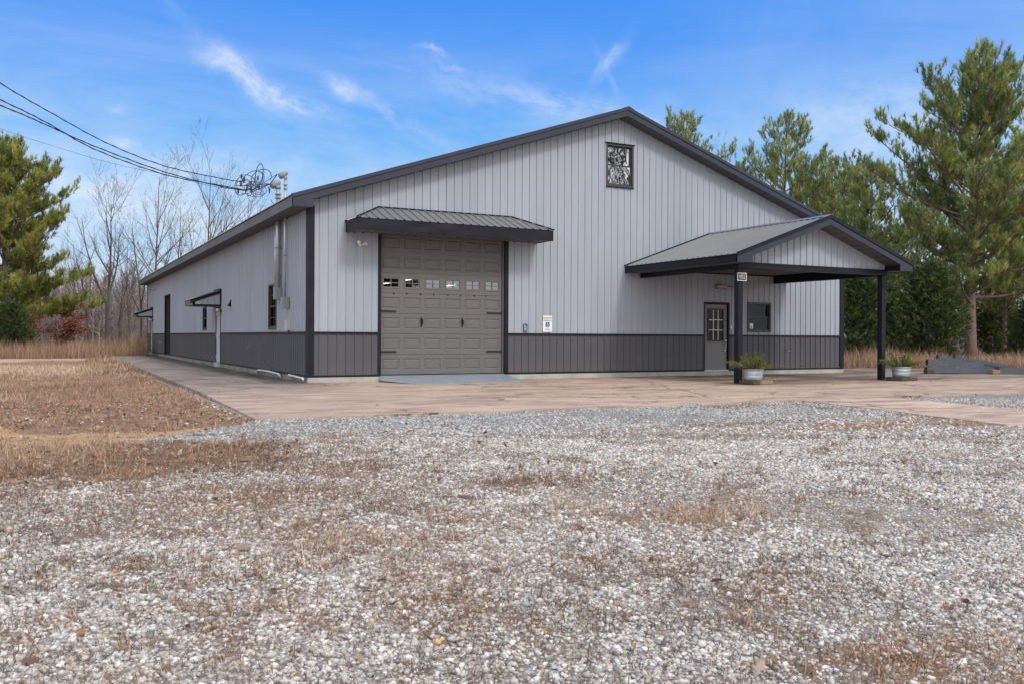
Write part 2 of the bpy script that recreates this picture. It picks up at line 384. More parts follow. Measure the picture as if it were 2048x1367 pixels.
# frames, windows and doors of the building
def frame_box(mb, which, s0, s1, z0, z1, w, d0, d1, base=0.0, bottom=True):
    def bx(a, b, c, e):
        if which == 'front': mb.box((a, base-d1, c), (b, base-d0, e))
        else: mb.box((base-d1, a, c), (base-d0, b, e))
    bx(s0, s0+w, z0, z1); bx(s1-w, s1, z0, z1); bx(s0+w, s1-w, z1-w, z1)
    if bottom: bx(s0+w, s1-w, z0, z0+w)
def pane(which, s0, s1, z0, z1, d, mat, parent, name='pane', thick=.006):
    mb = MB()
    if which == 'front': mb.box((s0, d, z0), (s1, d+thick, z1))
    else: mb.box((d, s0, z0), (d+thick, s1, z1))
    return mb.build(name, mat, parent)
def window(which, s0, s1, z0, z1, gmat, muntins=False, blind=None, drip=False):
    mb = MB(); zm = (z0+z1)/2
    frame_box(mb, which, s0-.012, s1+.012, z0-.012, z1+.012, .055, -.09, .036)
    fr = mb.build('window', M_BRONZE, B)
    mb = MB(); frame_box(mb, which, s0+.045, s1-.045, z0+.045, zm+.025, .035, -.045, -.005); mb.build('sash', M_BRONZE, fr)
    mb = MB(); frame_box(mb, which, s0+.045, s1-.045, zm-.02, z1-.045, .035, -.08, -.046); mb.build('sash', M_BRONZE, fr)
    pane(which, s0+.07, s1-.07, z0+.07, zm-.0, .025, gmat, fr); pane(which, s0+.07, s1-.07, zm, z1-.07, .062, gmat, fr)
    if muntins:
        mb = MB(); sm = (s0+s1)/2
        for zz in ((z0+zm)/2, (zm+z1)/2):
            if which == 'front': mb.box((s0+.08, .016, zz-.009), (s1-.08, .024, zz+.009))
            else: mb.box((.016, s0+.08, zz-.009), (.024, s1-.08, zz+.009))
        if which == 'side': mb.box((.013, sm-.01, z0+.08), (.0155, sm+.01, z1-.08))
        else: mb.box((sm-.01, .013, z0+.08), (sm+.01, .0155, z1-.08))
        mb.build('muntin', M_BRONZE, fr)
    if blind: pane(which, s0, s1, z0, z1, .12, blind, fr, 'blind')
    if drip:
        mb = MB(); mb.box((s0-.045, -.065, z1+.013), (s1+.045, -.02, z1+.04)); mb.build('drip_cap', M_TRIM, fr)
        mb = MB(); mb.box((s0-.02, -.05, z0-.035), (s1+.02, -.02, z0-.013)); mb.build('sill', M_TRIM, fr)
    return fr
window('front', 8.76, 9.71, 5.43, 6.66, M_GLASSW, drip=True)
wf = window('front', 14.20, 15.16, 1.19, 2.13, M_GLASS, blind=M_BLIND)
mb = MB(); mb.box((14.31, .014, 1.30), (14.45, .018, 1.47)); mb.build('sticker', M_SIGNW, wf)
mb = MB(); mb.box((14.34, .0105, 1.32), (14.40, .0135, 1.36)); mb.build('sticker_print', M_NAVY, wf)
window('side', 3.37, 4.33, 1.19, 2.45, M_GLASS, True, M_CURT)
window('side', 15.44, 16.44, 1.21, 2.12, M_GLASS, False, M_BLIND)

# garage door: seven sections of six raised panels, six of them glazed
GX0, GX1, GY = 1.90, 5.40, .09
gd = MB(); gd.box((GX0-.02, GY+.035, .0), (GX1+.02, GY+.05, .0+.001)); 
D0 = MB().box((GX0, GY-.005, .008), (GX1, GY+.05, .012)).build('garage_door', M_DOOR, B)
sec = 3.68/7; cw = (GX1-GX0)/6
def rect(x0, x1, z0, z1, y): return [(x0, y, z0), (x1, y, z0), (x1, y, z1), (x0, y, z1)]
wins = []
for r in range(7):
    mb = MB(); zb = .015+r*sec; zt = zb+sec-.009
    mb.box((GX0, GY+.012, zt-.002), (GX1, GY+.03, zt+.012))
    for c in range(6):
        x0 = GX0+c*cw; x1 = x0+cw; px0 = x0+.055; px1 = x1-.055; pz0, pz1 = zb+.115, zt-.105
        if c == 0: px0 -= .02
        R = [rect(x0, x1, zb, zt, GY), rect(px0, px1, pz0, pz1, GY), rect(px0+.02, px1-.02, pz0+.02, pz1-.02, GY+.016),
             rect(px0+.034, px1-.034, pz0+.034, pz1-.034, GY+.016), rect(px0+.058, px1-.058, pz0+.052, pz1-.052, GY+.003)]
        if r == 4: R = [R[0], R[1], rect(px0+.004, px1-.004, pz0+.004, pz1-.004, GY-.014), rect(px0+.034, px1-.034, pz0+.034, pz1-.034, GY-.010), rect(px0+.037, px1-.037, pz0+.037, pz1-.037, GY+.02)]
        vs = [p for q in R for p in q]; fs = []
        for i in range(len(R)-1):
            for k in range(4): fs.append((i*4+k, i*4+(k+1) % 4, (i+1)*4+(k+1) % 4, (i+1)*4+k))
        if r != 4: fs.append(tuple(range((len(R)-1)*4, len(R)*4)))
        else: wins.append((px0+.037, px1-.037, pz0+.037, pz1-.037))
        mb.add(vs, fs)
    mb.box((GX0, GY, zb), (GX1, GY+.0005, zb+.0005))
    mb.build('door_section', M_DOOR, D0)
for x0, x1, z0, z1 in wins:
    mb = MB(); xm, zm = (x0+x1)/2, (z0+z1)/2
    frame_box(mb, 'front', x0-.003, x1+.003, z0-.003, z1+.003, .012, -.018, .004, GY)
    mb.box((xm-.010, GY-.003, z0), (xm+.010, GY+.011, z1)); mb.box((x0, GY-.002, zm-.010), (xm-.0101, GY+.010, zm+.010)); mb.box((xm+.0101, GY-.002, zm-.010), (x1, GY+.010, zm+.010))
    mb.build('window_grille', M_DOOR, D0)
    pane('front', x0, x1, z0, z1, GY+.014, M_GLASSG, D0, 'window_pane', .003)
for z in (1.64, .60):
    for x0, x1, s in ((GX0+.005, GX0+.43, 1), (GX1-.005, GX1-.46, -1)):
        mb = MB(); mb.box((x0, GY-.014, z-.024), (x1-s*.03, GY-.002, z+.024))
        mb.prism([(x1-s*.03, GY-.014, z-.03), (x1, GY-.014, z-.018), (x1, GY-.014, z+.018), (x1-s*.03, GY-.014, z+.03)], (0, .012, 0))
        mb.build('strap_hinge', M_BLACK, D0)
for x in (3.03, 4.21):
    mb = MB(); mb.box((x-.02, GY-.012, 1.24), (x+.02, GY-.002, 1.50))
    mb.lathe((0, 0, 0), [(0, 0)], 3) if False else None
    mb.tube([(x+.012, GY-.012, 1.30), (x+.022, GY-.05, 1.33), (x+.022, GY-.05, 1.42), (x+.012, GY-.012, 1.45)], .014, 8)
    mb.prism([(x-.035, GY-.016, 1.375), (x, GY-.016, 1.34), (x+.035, GY-.016, 1.375), (x+.035, GY-.016, 1.43), (x, GY-.016, 1.46), (x-.035, GY-.016, 1.43)], (0, .005, 0))
    mb.build('handle', M_BLACK, D0)
for x in (2.26, 2.62, 3.01, 3.38, 3.79, 4.16, 4.57, 4.92):
    mb = MB(); mb.tube([(x, GY-.014, 2.10), (x, GY+.001, 2.10)], [.018, .024], 10); mb.build('stud', M_BLACK, D0)
mb = MB()
mb.box((1.795, -.032, -.02), (1.875, .03, 3.80)); mb.box((5.44, -.034, -.02), (5.555, .03, 3.80)); mb.box((1.875, -.03, 3.735), (5.44, .03, 3.80))
mb.build('garage_trim', M_TRIM, B)
mb = MB(); mb.box((1.84, .031, 0), (1.895, .2, 3.74)); mb.box((5.405, .031, 0), (5.47, .2, 3.74)); mb.box((1.895, .031, 3.70), (5.405, .2, 3.75))
mb.build('garage_jamb', M_DOOR, B)

# entry door beside the porch post
mb = MB(); mb.box((12.47, .02, .01), (13.36, .065, 2.04)); D1 = mb.build('entry_door', M_EDOOR, B)
dx0, dx1, dz0, dz1 = 12.61, 13.19, .92, 1.88
mb = MB(); frame_box(mb, 'front', dx0-.03, dx1+.03, dz0-.03, dz1+.03, .04, -.019, .012, 0); mb.build('glazing_frame', M_BLACK, D1)
mb = MB(); mb.box((dx0, .010, dz0), (dx1, .0195, dz1)); mb.build('glass_panel', simple('dark_door_glass', (.006, .006, .006), .12, spec=.2), D1)
mb = MB()
for k in (1, 2):
    x = dx0+(dx1-dx0)*k/3; mb.box((x-.011, -.002, dz0+.01), (x+.011, .0095, dz1-.01))
for k in (1, 2):
    z = dz0+(dz1-dz0)*k/3
    for i in range(3): mb.box((dx0+(dx1-dx0)*i/3+.012, -.001, z-.011), (dx0+(dx1-dx0)*(i+1)/3-.012, .009, z+.011))
mb.build('muntin', M_WPLAST, D1)
mb = MB(); mb.tube([(13.27, .02, .85), (13.27, -.05, .85), (13.27, -.05, .70), (13.27, .02, .70)], .011, 8); mb.tube([(13.27, .02, .92), (13.27, -.04, .92)], .028, 12); mb.build('handle', M_GALV, D1)
mb = MB(); mb.tube([(13.25, .02, .62), (13.25, -.045, .62)], [.02, .026], 12); mb.build('lock', M_GALV, D1)
mb = MB(); mb.tube([(13.22, .02, 1.13), (13.22, -.004, 1.13)], .017, 10); mb.build('deadbolt', M_BRONZE, D1)
mb = MB(); frame_box(mb, 'front', 12.40, 13.43, 0.0, 2.11, .045, -.10, .036, bottom=False); mb.build('entry_door_trim', M_TRIM, B)
mb = MB(); mb.box((12.44, -.05, -.029), (13.39, .10, .008)); mb.build('threshold', M_GALV, B)

# doors and openings of the long side
def side_door(y0, y1):
    mb = MB(); mb.box((-.012, y0+.04, .01), (.035, y1-.04, 1.985)); d = mb.build('side_door', M_WHITE, B)
    mb = MB(); mb.tube([(-.012, y0+.14, .93), (-.06, y0+.14, .93)], [.02, .03], 10); mb.build('door_knob', M_GALV, d)
    for z in (.22, 1.0, 1.78):
        mb = MB(); mb.tube([(-.022, y1-.035, z-.05), (-.022, y1-.035, z+.05)], .012, 8); mb.build('hinge', M_GALV, d)
    mb = MB(); mb.box((-.034, y0-.01, .0), (.04, y0+.035, 2.05)); mb.box((-.034, y1-.035, .0), (.04, y1+.035, 2.05)); mb.box((-.034, y0+.035, 1.99), (.04, y1-.035, 2.05)); mb.build('side_door_trim', M_TRIM, B)
    mb = MB(); mb.box((-.10, y0-.03, -.16), (-.036, y1+.06, -.0)); mb.build('side_door_step', M_FOUND, B)
side_door(12.32, 13.27); side_door(35.6, 36.6)
mb = MB(); mb.box((-.05, 27.15, -.03), (.06, 27.21, 3.12)); mb.box((-.05, 29.34, -.03), (.06, 29.42, 3.12)); mb.box((-.05, 27.21, 3.05), (.06, 29.34, 3.12)); mb.build('side_opening_trim', M_TRIM, B)
mb = MB(); ribbed(mb, (.25, 0, 0), (0, 1, 0), (0, 0, 1), (-1, 0, 0), 27.21, 29.34, 0, 3.05, minor=False, pitch=.5); mb.build('recessed_sliding_door', simple('dark_brown_door', (.035, .03, .026), .6), B)
for yj in (29.33, 27.2):
    MB().box((.06, yj, 0), (.26, yj+.008, 3.05)).build('side_opening_jamb', M_BRONZE, B)

# shed awnings over the side doors
def side_awning(y0, y1, zw=2.66, out=1.08, zb=2.07):
    mb = MB(); ze = 2.30; L_ = math.hypot(out, zw-ze); T = Vector((out, 0, zw-ze)).normalized(); N = Vector((-(zw-ze), 0, out)).normalized()
    ribbed(mb, (-out-.05, 0, ze-.015), (0, 1, 0), T, N, y0-.06, y1+.06, 0, L_+.03, minor=False)
    ribbed(mb, (-out-.05, 0, ze-.035), (0, 1, 0), T, N, y0-.06, y1+.06, 0, L_+.03, minor=False, h=0)
    a = mb.build('side_awning', M_ROOF, B)
    for y in (y0, y1):
        mb = MB(); sg = 1 if y == y0 else -1
        ribbed(mb, (0, y, 0), (-1, 0, 0), (0, 0, 1), (0, -sg, 0), 0.0, out-.15, zb+.05, lambda s: zw-(zw-ze)*s/out-.09, minor=False, phase=.06)
        mb.build('awning_cheek', M_SIDE, a)
        mb = MB(); mb.box((-out+.06, y-sg*.02, zb), (0-.03, y+sg*.02, zb+.05))
        mb.prism([(-out-.02, y-sg*.03, ze-.14), (0-.03, y-sg*.03, zw-.12), (0-.03, y-sg*.03, zw-.01), (-out-.02, y-sg*.03, ze-.03)], (0, sg*.04, 0))
        mb.box((-.075, y-sg*.034, zb), (-.031, y+sg*.02, zw+.02))
        mb.build('awning_trim', M_TRIM, a)
    mb = MB(); mb.box((-out-.02, y0-.01, zb), (-out+.055, y1+.01, ze-.03)); mb.build('awning_fascia', M_FASCD, a)
    MB().box((-.07, y0, zw-.0), (-.02, y1, zw+.05)).build('wall_flashing', M_TRIM, a)
    mb = MB(); mb.quad((-out, y0, zb+.02), (0, y0, zb+.02), (0, y1, zb+.02), (-out, y1, zb+.02)); mb.build('awning_soffit', M_SOFF, a)
side_awning(12.2, 13.6); side_awning(35.4, 36.8, 2.62, 1.0)

# hipped awning over the garage door
ax0, ax1, ay, az, azt, hx0, hx1 = .93, 6.42, -.97, 3.875, 4.29, 1.80, 5.62
mb = MB(); T = Vector((0, -ay, azt-az)); Ln = T.length; T.normalize(); N = Vector((0, -(azt-az), -ay)).normalized()
def ahi(s):
    if s < hx0: return Ln*(s-ax0)/(hx0-ax0)
    if s > hx1: return Ln*(ax1-s)/(ax1-hx1)
    return Ln
ribbed(mb, (0, ay-.03, az), (1, 0, 0), T, N, ax0-.02, ax1+.02, 0, ahi, (), (ax0, hx0, hx1, ax1), phase=.08, minor=False)
for xe, hx, sg in ((ax0-.02, hx0, -1), (ax1+.02, hx1, 1)):
    T2 = Vector((hx-xe, 0, azt-az)); L2 = T2.length; T2.normalize(); N2 = Vector((sg*(azt-az), 0, abs(hx-xe))).normalized()
    ribbed(mb, (xe, 0, az), (0, 1, 0), T2, N2, ay-.03, 0, 0, lambda s: L2*(s-ay+.03)/(-ay+.03), minor=False)
AW = mb.build('garage_awning', M_ROOF, B)
mb = MB()
for a, b in (((ax0-.02, ay-.03, az+.012), (hx0, -.02, azt+.02)), ((ax1+.02, ay-.03, az+.012), (hx1, -.02, azt+.02)), ((hx0, -.03, azt+.012), (hx1, -.03, azt+.012))): mb.tube([a, b], .022, 6)
mb.tube([(ax0-.02, -.03, az+.01), (hx0, -.03, azt+.012)], .02, 6); mb.tube([(ax1+.02, -.03, az+.01), (hx1, -.03, azt+.012)], .02, 6)
mb.build('awning_ridge', M_TRIM, AW)
mb = MB(); n = 40; zf0, zf1 = az-.275, az-.012
for k in range(n):                                        # one slightly dented sheet-metal band
    xa, xb = ax0+(ax1-ax0)*k/n, ax0+(ax1-ax0)*(k+1)/n
    ya, yb = (ay-.02+.006*noise.noise(Vector((x*2.0, 0, 3))) for x in (xa, xb))
    ym = [(ay-.02+.012*noise.noise(Vector((x*1.7, 5, 1)))) for x in (xa, xb)]
    zm_ = (zf0+zf1)/2
    mb.add([(xa, ya, zf0), (xb, yb, zf0), (xb, ym[1], zm_), (xa, ym[0], zm_), (xb, yb, zf1), (xa, ya, zf1)], [(0,1,2,3), (3,2,4,5)])
mb.box((ax0, ay, zf0-.001), (ax0+.02, -.02, zf1)); mb.box((ax1-.02, ay, zf0-.001), (ax1, -.02, zf1)); mb.box((ax0, ay-.02, zf0-.012), (ax1, ay+.03, zf0-.002))
mb.build('awning_fascia', M_TRIM, AW)
mb = MB(); ribbed(mb, (0, ay, zf0+.03), (1, 0, 0), (0, 1, 0), (0, 0, -1), ax0+.021, ax1-.021, .0, .95, minor=False); mb.build('awning_soffit', M_CEIL, AW)

# the porch
PX0, PX1, PXM, PY = 9.43, 15.87, 12.65, -4.86
PZR, PZE = 4.235, 3.095; PS = (PZR-PZE)/(PXM-PX0)
ZP = lambda x: PZR-PS*abs(x-PXM)
for sg in (-1, 1):
    xe = PX0-.03 if sg < 0 else PX1+.03
    T = Vector((PXM-xe, 0, PZR-ZP(xe))); sl = T.length; T.normalize(); N = Vector((sg*PS, 0, 1)).normalized()
    mb = MB(); ribbed(mb, (xe, 0, ZP(xe)), (0, 1, 0), T, N, PY-.02, -.02, 0, sl, minor=False, phase=.0, h=.026)
    ribbed(mb, Vector((xe, 0, ZP(xe)))-N*.012, (0, 1, 0), T, N, PY-.02, -.02, 0, sl, minor=False, h=0)
    R = mb.build('porch_roof', M_ROOF, B)
    mb = MB(); P = [(PXM, 0, PZR+.022), (xe, 0, ZP(xe)+.022), (xe, 0, ZP(xe)+.045), (PXM, 0, PZR+.045)]
    mb.prism([(x, -.08, z) for x, y, z in P], (0, .055, 0)); mb.build('wall_flashing', M_TRIM, R)
    xf = PX0 if sg < 0 else PX1
    P = [(PXM, PY, PZR-.07), (xf, PY, ZP(xf)-.07), (xf, PY, ZP(xf)-.215), (PXM, PY, PZR-.225)]
    MB().prism(P, (0, .02, 0)).build('rake_fascia', M_FASC, R)
    P = [(PXM, PY-.022, PZR+.03), (xf-.0, PY-.022, ZP(xf)+.03), (xf, PY-.022, ZP(xf)-.065), (PXM, PY-.022, PZR-.065)]
    MB().prism(P, (0, .035, 0)).build('edge_trim', M_TRIM, R)
    xi = xf+.52*(-sg)
    P = [(xf, PY, ZP(xf)-.213), (xi, PY, ZP(xi)-.213), (xi, PY, 2.885), (xf, PY, 2.885)]
    MB().prism(P, (0, .02, 0)).build('eave_return', M_FASC, R)
    mb = MB(); mb.quad((xi, PY+.02, 2.885), (xi, -4.3, 2.885), (xi, -4.3, ZP(xi)-.215), (xi, PY+.02, ZP(xi)-.215)); mb.build('eave_return', M_TRIM, R)
    mb = MB(); mb.box((xf, PY, 2.885), (xf-sg*.02, -.02, ZP(xf)-.01)); mb.build('eave_fascia', M_TRIM, R)
    mb = MB(); mb.quad((xf-sg*.02, PY+.02, 2.90), (xf-sg*.6, PY+.02, 2.90), (xf-sg*.6, -.02, 2.90), (xf-sg*.02, -.02, 2.90)); mb.build('eave_soffit', M_SOFF, R)
    mb = MB(); mb.quad((PXM, PY+.02, PZR-.215), (PXM, -4.3, PZR-.215), (xf, -4.3, ZP(xf)-.205), (xf, PY+.02, ZP(xf)-.205))
    for k in range(1, 12):
        x_ = PXM+sg*k*.27; mb.box((x_-.005, PY+.02, ZP(x_)-.222), (x_+.005, -4.3, ZP(x_)-.214))
    mb.build('rake_soffit', M_SOFF, R)
mb = MB(); mb.prism([(PXM-.15, PY-.03, ZP(PXM-.15)+.03), (PXM, PY-.03, PZR+.045), (PXM+.15, PY-.03, ZP(PXM+.15)+.03), (PXM, PY-.03, PZR+.03)], (0, -PY, 0)); mb.build('porch_ridge_cap', M_ROOF, B)
mb = MB(); ribbed(mb, (0, -4.30, 0), (1, 0, 0), (0, 0, 1), (0, -1, 0), 9.95, 15.45, 2.93, lambda x: ZP(x)-.2, (), (PXM,), minor=False, phase=.02); mb.build('porch_gable', M_SIDE, B)
mb = MB(); mb.box((9.955, -4.33, 2.79), (15.46, -4.13, 2.93)); mb.box((9.955, -4.345, 2.905), (15.46, -4.331, 2.945)); mb.build('porch_beam', M_TRIM, B)
for x in (9.985, 15.28):
    mb = MB(); mb.box((x, -4.129, 2.765), (x+.17, -.03, 3.04)); mb.build('porch_beam', M_TRIM, B)
mb = MB(); ribbed(mb, (0, 0, 3.03), (1, 0, 0), (0, -1, 0), (0, 0, -1), 10.16, 15.28, .02, 4.13, minor=False, h=.015); mb.build('porch_ceiling', M_CEIL, B)
mb = MB(); mb.box((10.16, -.06, 2.985), (15.28, -.025, 3.03)); mb.build('ceiling_trim', M_TRIM, B)
for x in (9.985, 15.28):
    mb = MB(); mb.box((x, -4.30, -.155), (x+.152, -4.142, 2.788)); mb.build('porch_post', M_TRIM, B, bevel=.006)

# things fixed to or standing by the building ---------------------------------------------
def sign_text(txt, size, x, y, z, mat, parent, name='lettering', sx=1.0, bold=0.0):
    c = bpy.data.curves.new('t', 'FONT'); c.body = txt; c.size = size; c.align_x = 'CENTER'; c.align_y = 'CENTER'; c.extrude = .0012; c.offset = bold
    t = bpy.data.objects.new('t', c); COL.objects.link(t); bpy.context.view_layer.update()
    me = bpy.data.meshes.new_from_object(t); bpy.data.objects.remove(t); me.name = name
    me.transform(Matrix.Translation(Vector((x, y, z))-Vector(parent.location)) @ Matrix.Rotation(PI/2, 4, 'X') @ Matrix.Diagonal((sx, 1, 1, 1)))
    me.materials.clear(); me.materials.append(mat)
    o = bpy.data.objects.new(name, me); COL.objects.link(o); o.parent = parent; return o
def wheelchair(x, y, z, s, mat, parent):
    mb = MB(); k = s
    mb.prism([(x-.12*k+.11*k*math.cos(a*PI/5), y, z+.78*k+.11*k*math.sin(a*PI/5)) for a in range(10)], (0, .001, 0))
    for pts, w in (([(-.12,.62),(-.10,.28),(.18,.28),(.34,-.12),(.46,-.06)], .075), ([(-.10,.46),(.16,.46)], .06),
                   ([(.02+.36*math.cos(a), -.08+.36*math.sin(a)) for a in [2.2+i*.42 for i in range(11)]], .06)):
        for (a0, b0), (a1, b1) in zip(pts, pts[1:]):
            d = Vector((a1-a0, b1-b0)).normalized()*w; nx, nz = -d.y, d.x
            mb.prism([(x+(a0-d.x*.3+nx)*k, y, z+(b0-d.y*.3+nz)*k), (x+(a0-d.x*.3-nx)*k, y, z+(b0-d.y*.3-nz)*k), (x+(a1+d.x*.3-nx)*k, y, z+(b1+d.y*.3-nz)*k), (x+(a1+d.x*.3+nx)*k, y, z+(b1+d.y*.3+nz)*k)], (0, .001, 0))
    return mb.build('wheelchair_symbol', mat, parent)
def rrect(mb, x0, x1, z0, z1, y, t, r=.02):
    P = []
    for cx_, cz_, a0 in ((x1-r, z1-r, 0), (x0+r, z1-r, 1), (x0+r, z0+r, 2), (x1-r, z0+r, 3)):
        for k in range(4): a = (a0+k/3)*PI/2; P.append((cx_+r*math.cos(a), y, cz_+r*math.sin(a)))
    return mb.prism(P, (0, t, 0))
s1 = empty('parking_sign', (6.80, -.04, 1.14), 'white reserved parking sign with blue wheelchair square on the wall', 'sign')
rrect(MB(), 6.65, 6.95, 1.14, 1.595, -.030, .004).build('panel', M_SIGNW, s1)
sign_text('RESERVED', .066, 6.80, -.032, 1.525, M_SIGNG, s1); sign_text('PARKING', .066, 6.80, -.032, 1.455, M_SIGNG, s1)
rrect(MB(), 6.735, 6.865, 1.275, 1.41, -.032, .0015, .012).build('symbol_square', M_SIGNB, s1)
wheelchair(6.80, -.034, 1.325, .085, M_SIGNW, s1)
sign_text('VAN', .030, 6.80, -.032, 1.245, M_SIGNG, s1); sign_text('ACCESSIBLE', .036, 6.80, -.032, 1.20, M_SIGNG, s1)
s2 = empty('access_sign', (6.08, -.04, 1.13), 'small dark blue sign with white wheelchair symbol beside the garage door', 'sign')
rrect(MB(), 6.005, 6.155, 1.13, 1.36, -.030, .004).build('panel', M_SIGNT, s2)
wheelchair(6.08, -.033, 1.255, .085, M_SIGNW, s2)
MB().prism([(6.04, -.033, 1.205), (6.12, -.033, 1.205), (6.12, -.033, 1.235), (6.05, -.033, 1.212)], (0, .001, 0)).build('ramp_mark', M_SIGNW, s2)
sign_text('ACCESSIBLE', .022, 6.08, -.033, 1.175, M_SIGNW, s2)
s3 = empty('house_number', (10.045, -4.33, 2.47), 'small white framed plate reading 1052 at the head of the near porch post', 'sign')
MB().box((9.915, -4.352, 2.472), (10.185, -4.348, 2.645)).build('panel', M_NAVY, s3)
mb = MB(); frame_box(mb, 'front', 9.898, 10.202, 2.455, 2.662, .020, 4.352, 4.366); mb.build('frame', M_WPLAST, s3)
sign_text('1052', .150, 10.05, -4.355, 2.558, M_WPLAST, s3, sx=.74, bold=.0)
MB().box((9.93, -4.3475, 2.48), (10.13, -4.302, 2.5)).build('bracket', M_TRIM, s3)

r = empty('loading_ramp', (3.6, -.8, -.16), 'blue grey steel ramp plate lying before the garage door', 'ramp')
mb = MB(); P = [(1.86, -.036, -.005), (5.42, -.036, -.005), (5.28, -1.58, -.148), (2.22, -1.72, -.15), (1.76, -.32, -.115)]
mb.add(P+[(x, y, z-.012) for x, y, z in P], [(0,1,2), (0,2,3), (0,3,4), (5,7,6), (5,8,7), (5,9,8)]+[(i, i+5, (i+1) % 5+5, (i+1) % 5) for i in range(5)]); mb.build('plate', M_STEEL, r)
mb = MB(); mb.quad((5.42, -.037, -.017), (5.28, -1.58, -.158), (5.42, -.037, -.158)); mb.quad((1.86, -.037, -.017), (1.76, -.32, -.158), (1.86, -.037, -.158)); mb.build('side_gusset', M_STEEL, r)

lp = empty('porch_lamp', (13.03, -.03, 2.6), 'oval amber wall lamp above the grey entry door under the porch', 'lamp')
mb = MB(); mb.box((12.84, -.05, 2.53), (13.24, -.02, 2.66)); mb.build('back_plate', M_BRONZE, lp)
mb = MB()
for k in range(8):
    pass
prof = [(12.82+.42*(i/8), math.sin(PI*max(.04, min(.96, i/8)))**.45*.075) for i in range(9)]
mb.tube([(x, -.09, 2.6) for x, r0 in prof], [r0 for x, r0 in prof], 12); mb.build('lens', M_AMBER, lp, smooth=True)
mb = MB(); mb.tube([(12.90, -.16, 2.61), (12.93, -.16, 2.61)], .018, 8); mb.build('lens_glint', M_WPLAST, lp)  # small white stub standing in for a highlight on the lens
mb = MB(); mb.tube([(13.24, -.035, 2.62), (13.68, -.035, 2.60), (13.68, -.035, 3.0)], .014, 6); mb.build('conduit', M_BLACK, lp)
sw = empty('keypad', (13.49, -.04, 1.28), 'small white keypad box on the wall right of the entry door', 'keypad')
mb = MB(); mb.box((13.455, -.06, 1.28), (13.525, -.02, 1.39)); mb.build('case', M_WPLAST, sw, bevel=.006)
mb = MB(); mb.box((13.47, -.064, 1.34), (13.51, -.0605, 1.375)); mb.build('button', M_CREAM, sw)
def hose_bib(loc, n, label):
    x, y, z = loc; e = empty('hose_bib', loc, label, 'tap')
    n = Vector(n); p = Vector(loc)
    mb = MB(); mb.tube([p, p+n*.10, p+n*.13-up*.05], [.014, .014, .018], 8); mb.build('spout', M_GREYBOX, e)
    mb = MB(); mb.tube([p+n*.07+up*.0, p+n*.07+up*.05], .007, 6); mb.tube([p+n*.07+up*.05, p+n*.07+up*.062], .032, 10); mb.build('handwheel', simple('tap_red', (.35, .05, .05)) if n.y < 0 else M_GREYBOX, e)
hose_bib((15.86, -.02, .61), (0, -1, 0), 'small outdoor tap with red handle low on the front wall')
hose_bib((-.02, 6.84, .64), (-1, 0, 0), 'galvanised tap low on the side wall between window and white door')
hose_bib((-.02, 30.9, .6), (-1, 0, 0), 'tiny tap on the side wall beyond the black opening')
fl = empty('flood_light', (1.31, -.03, 3.33), 'small white twin security light on the wall left of the garage door', 'light')
mb = MB(); mb.tube([(1.30, -.02, 3.31), (1.30, -.06, 3.31)], .045, 12); mb.build('mount', M_WPLAST, fl)
for dx, dz in ((-.05, .03), (.07, -.0)):
    mb = MB(); mb.tube([(1.30+dx*.3, -.06, 3.31), (1.30+dx, -.11, 3.32+dz), (1.30+dx*1.6, -.19, 3.325+dz)], [.016, .032, .045], 12); mb.build('lamp_head', M_WPLAST, fl)
for (y, z, lab) in ((12.2, 1.90, 'white wall light beneath the near side awning'), (35.35, 1.88, 'white wall light beneath the far side awning')):
    e = empty('side_wall_light', (-.03, y, z), lab, 'light', 'lights by the side doors')
    mb = MB(); mb.box((-.07, y-.08, z-.06), (-.02, y+.08, z+.06)); mb.build('base', M_BRONZE, e)
    mb = MB(); mb.tube([(-.07, y-.03, z), (-.13, y-.05, z+.01), (-.20, y-.08, z+.01)], [.03, .06, .065], 12); mb.build('lamp_head', M_CREAM, e, smooth=True)
    mb = MB(); mb.tube([(-.07, y+.05, z), (-.12, y+.08, z), (-.17, y+.1, z)], [.03, .05, .055], 12); mb.build('lamp_head', M_AMBER, e, smooth=True)
e = empty('security_camera', (-.03, 35.0, 3.72), 'tiny white camera high on the side wall near its far end', 'camera')
mb = MB(); mb.tube([(-.02, 34.6, 3.70), (-.10, 34.6, 3.68), (-.24, 34.5, 3.64)], [.03, .055, .055], 10); mb.build('case', M_WPLAST, e)
mb = MB(); mb.tube([(-.24, 34.5, 3.64), (-.25, 34.495, 3.638)], .04, 10); mb.build('lens', M_BLACK, e)
e = empty('vent_hood', (-.03, 10.27, 2.1), 'small black wedge shaped vent on the upper side wall', 'vent')
mb = MB(); mb.prism([(-.02, 10.2, 2.02), (-.02, 10.2, 2.24), (-.13, 10.2, 2.02)], (0, .16, 0)); mb.build('hood', M_BLACK, e)
mb = MB(); mb.box((-.11, 10.21, 2.0), (-.03, 10.35, 2.018)); mb.build('flap', M_TRIM, e)
e = empty('utility_box', (-.04, 1.80, 1.2), 'cream telephone box low on the side wall near the corner', 'utility box')
mb = MB(); mb.box((-.13, 1.72, 1.14), (-.02, 1.92, 1.40)); mb.build('case', M_CREAM, e, bevel=.006)
mb = MB(); mb.tube([(-.06, 1.80, 1.14), (-.07, 1.78, 1.09), (-.04, 1.76, 1.10)], .012, 6); mb.build('cable', M_CABLE, e)

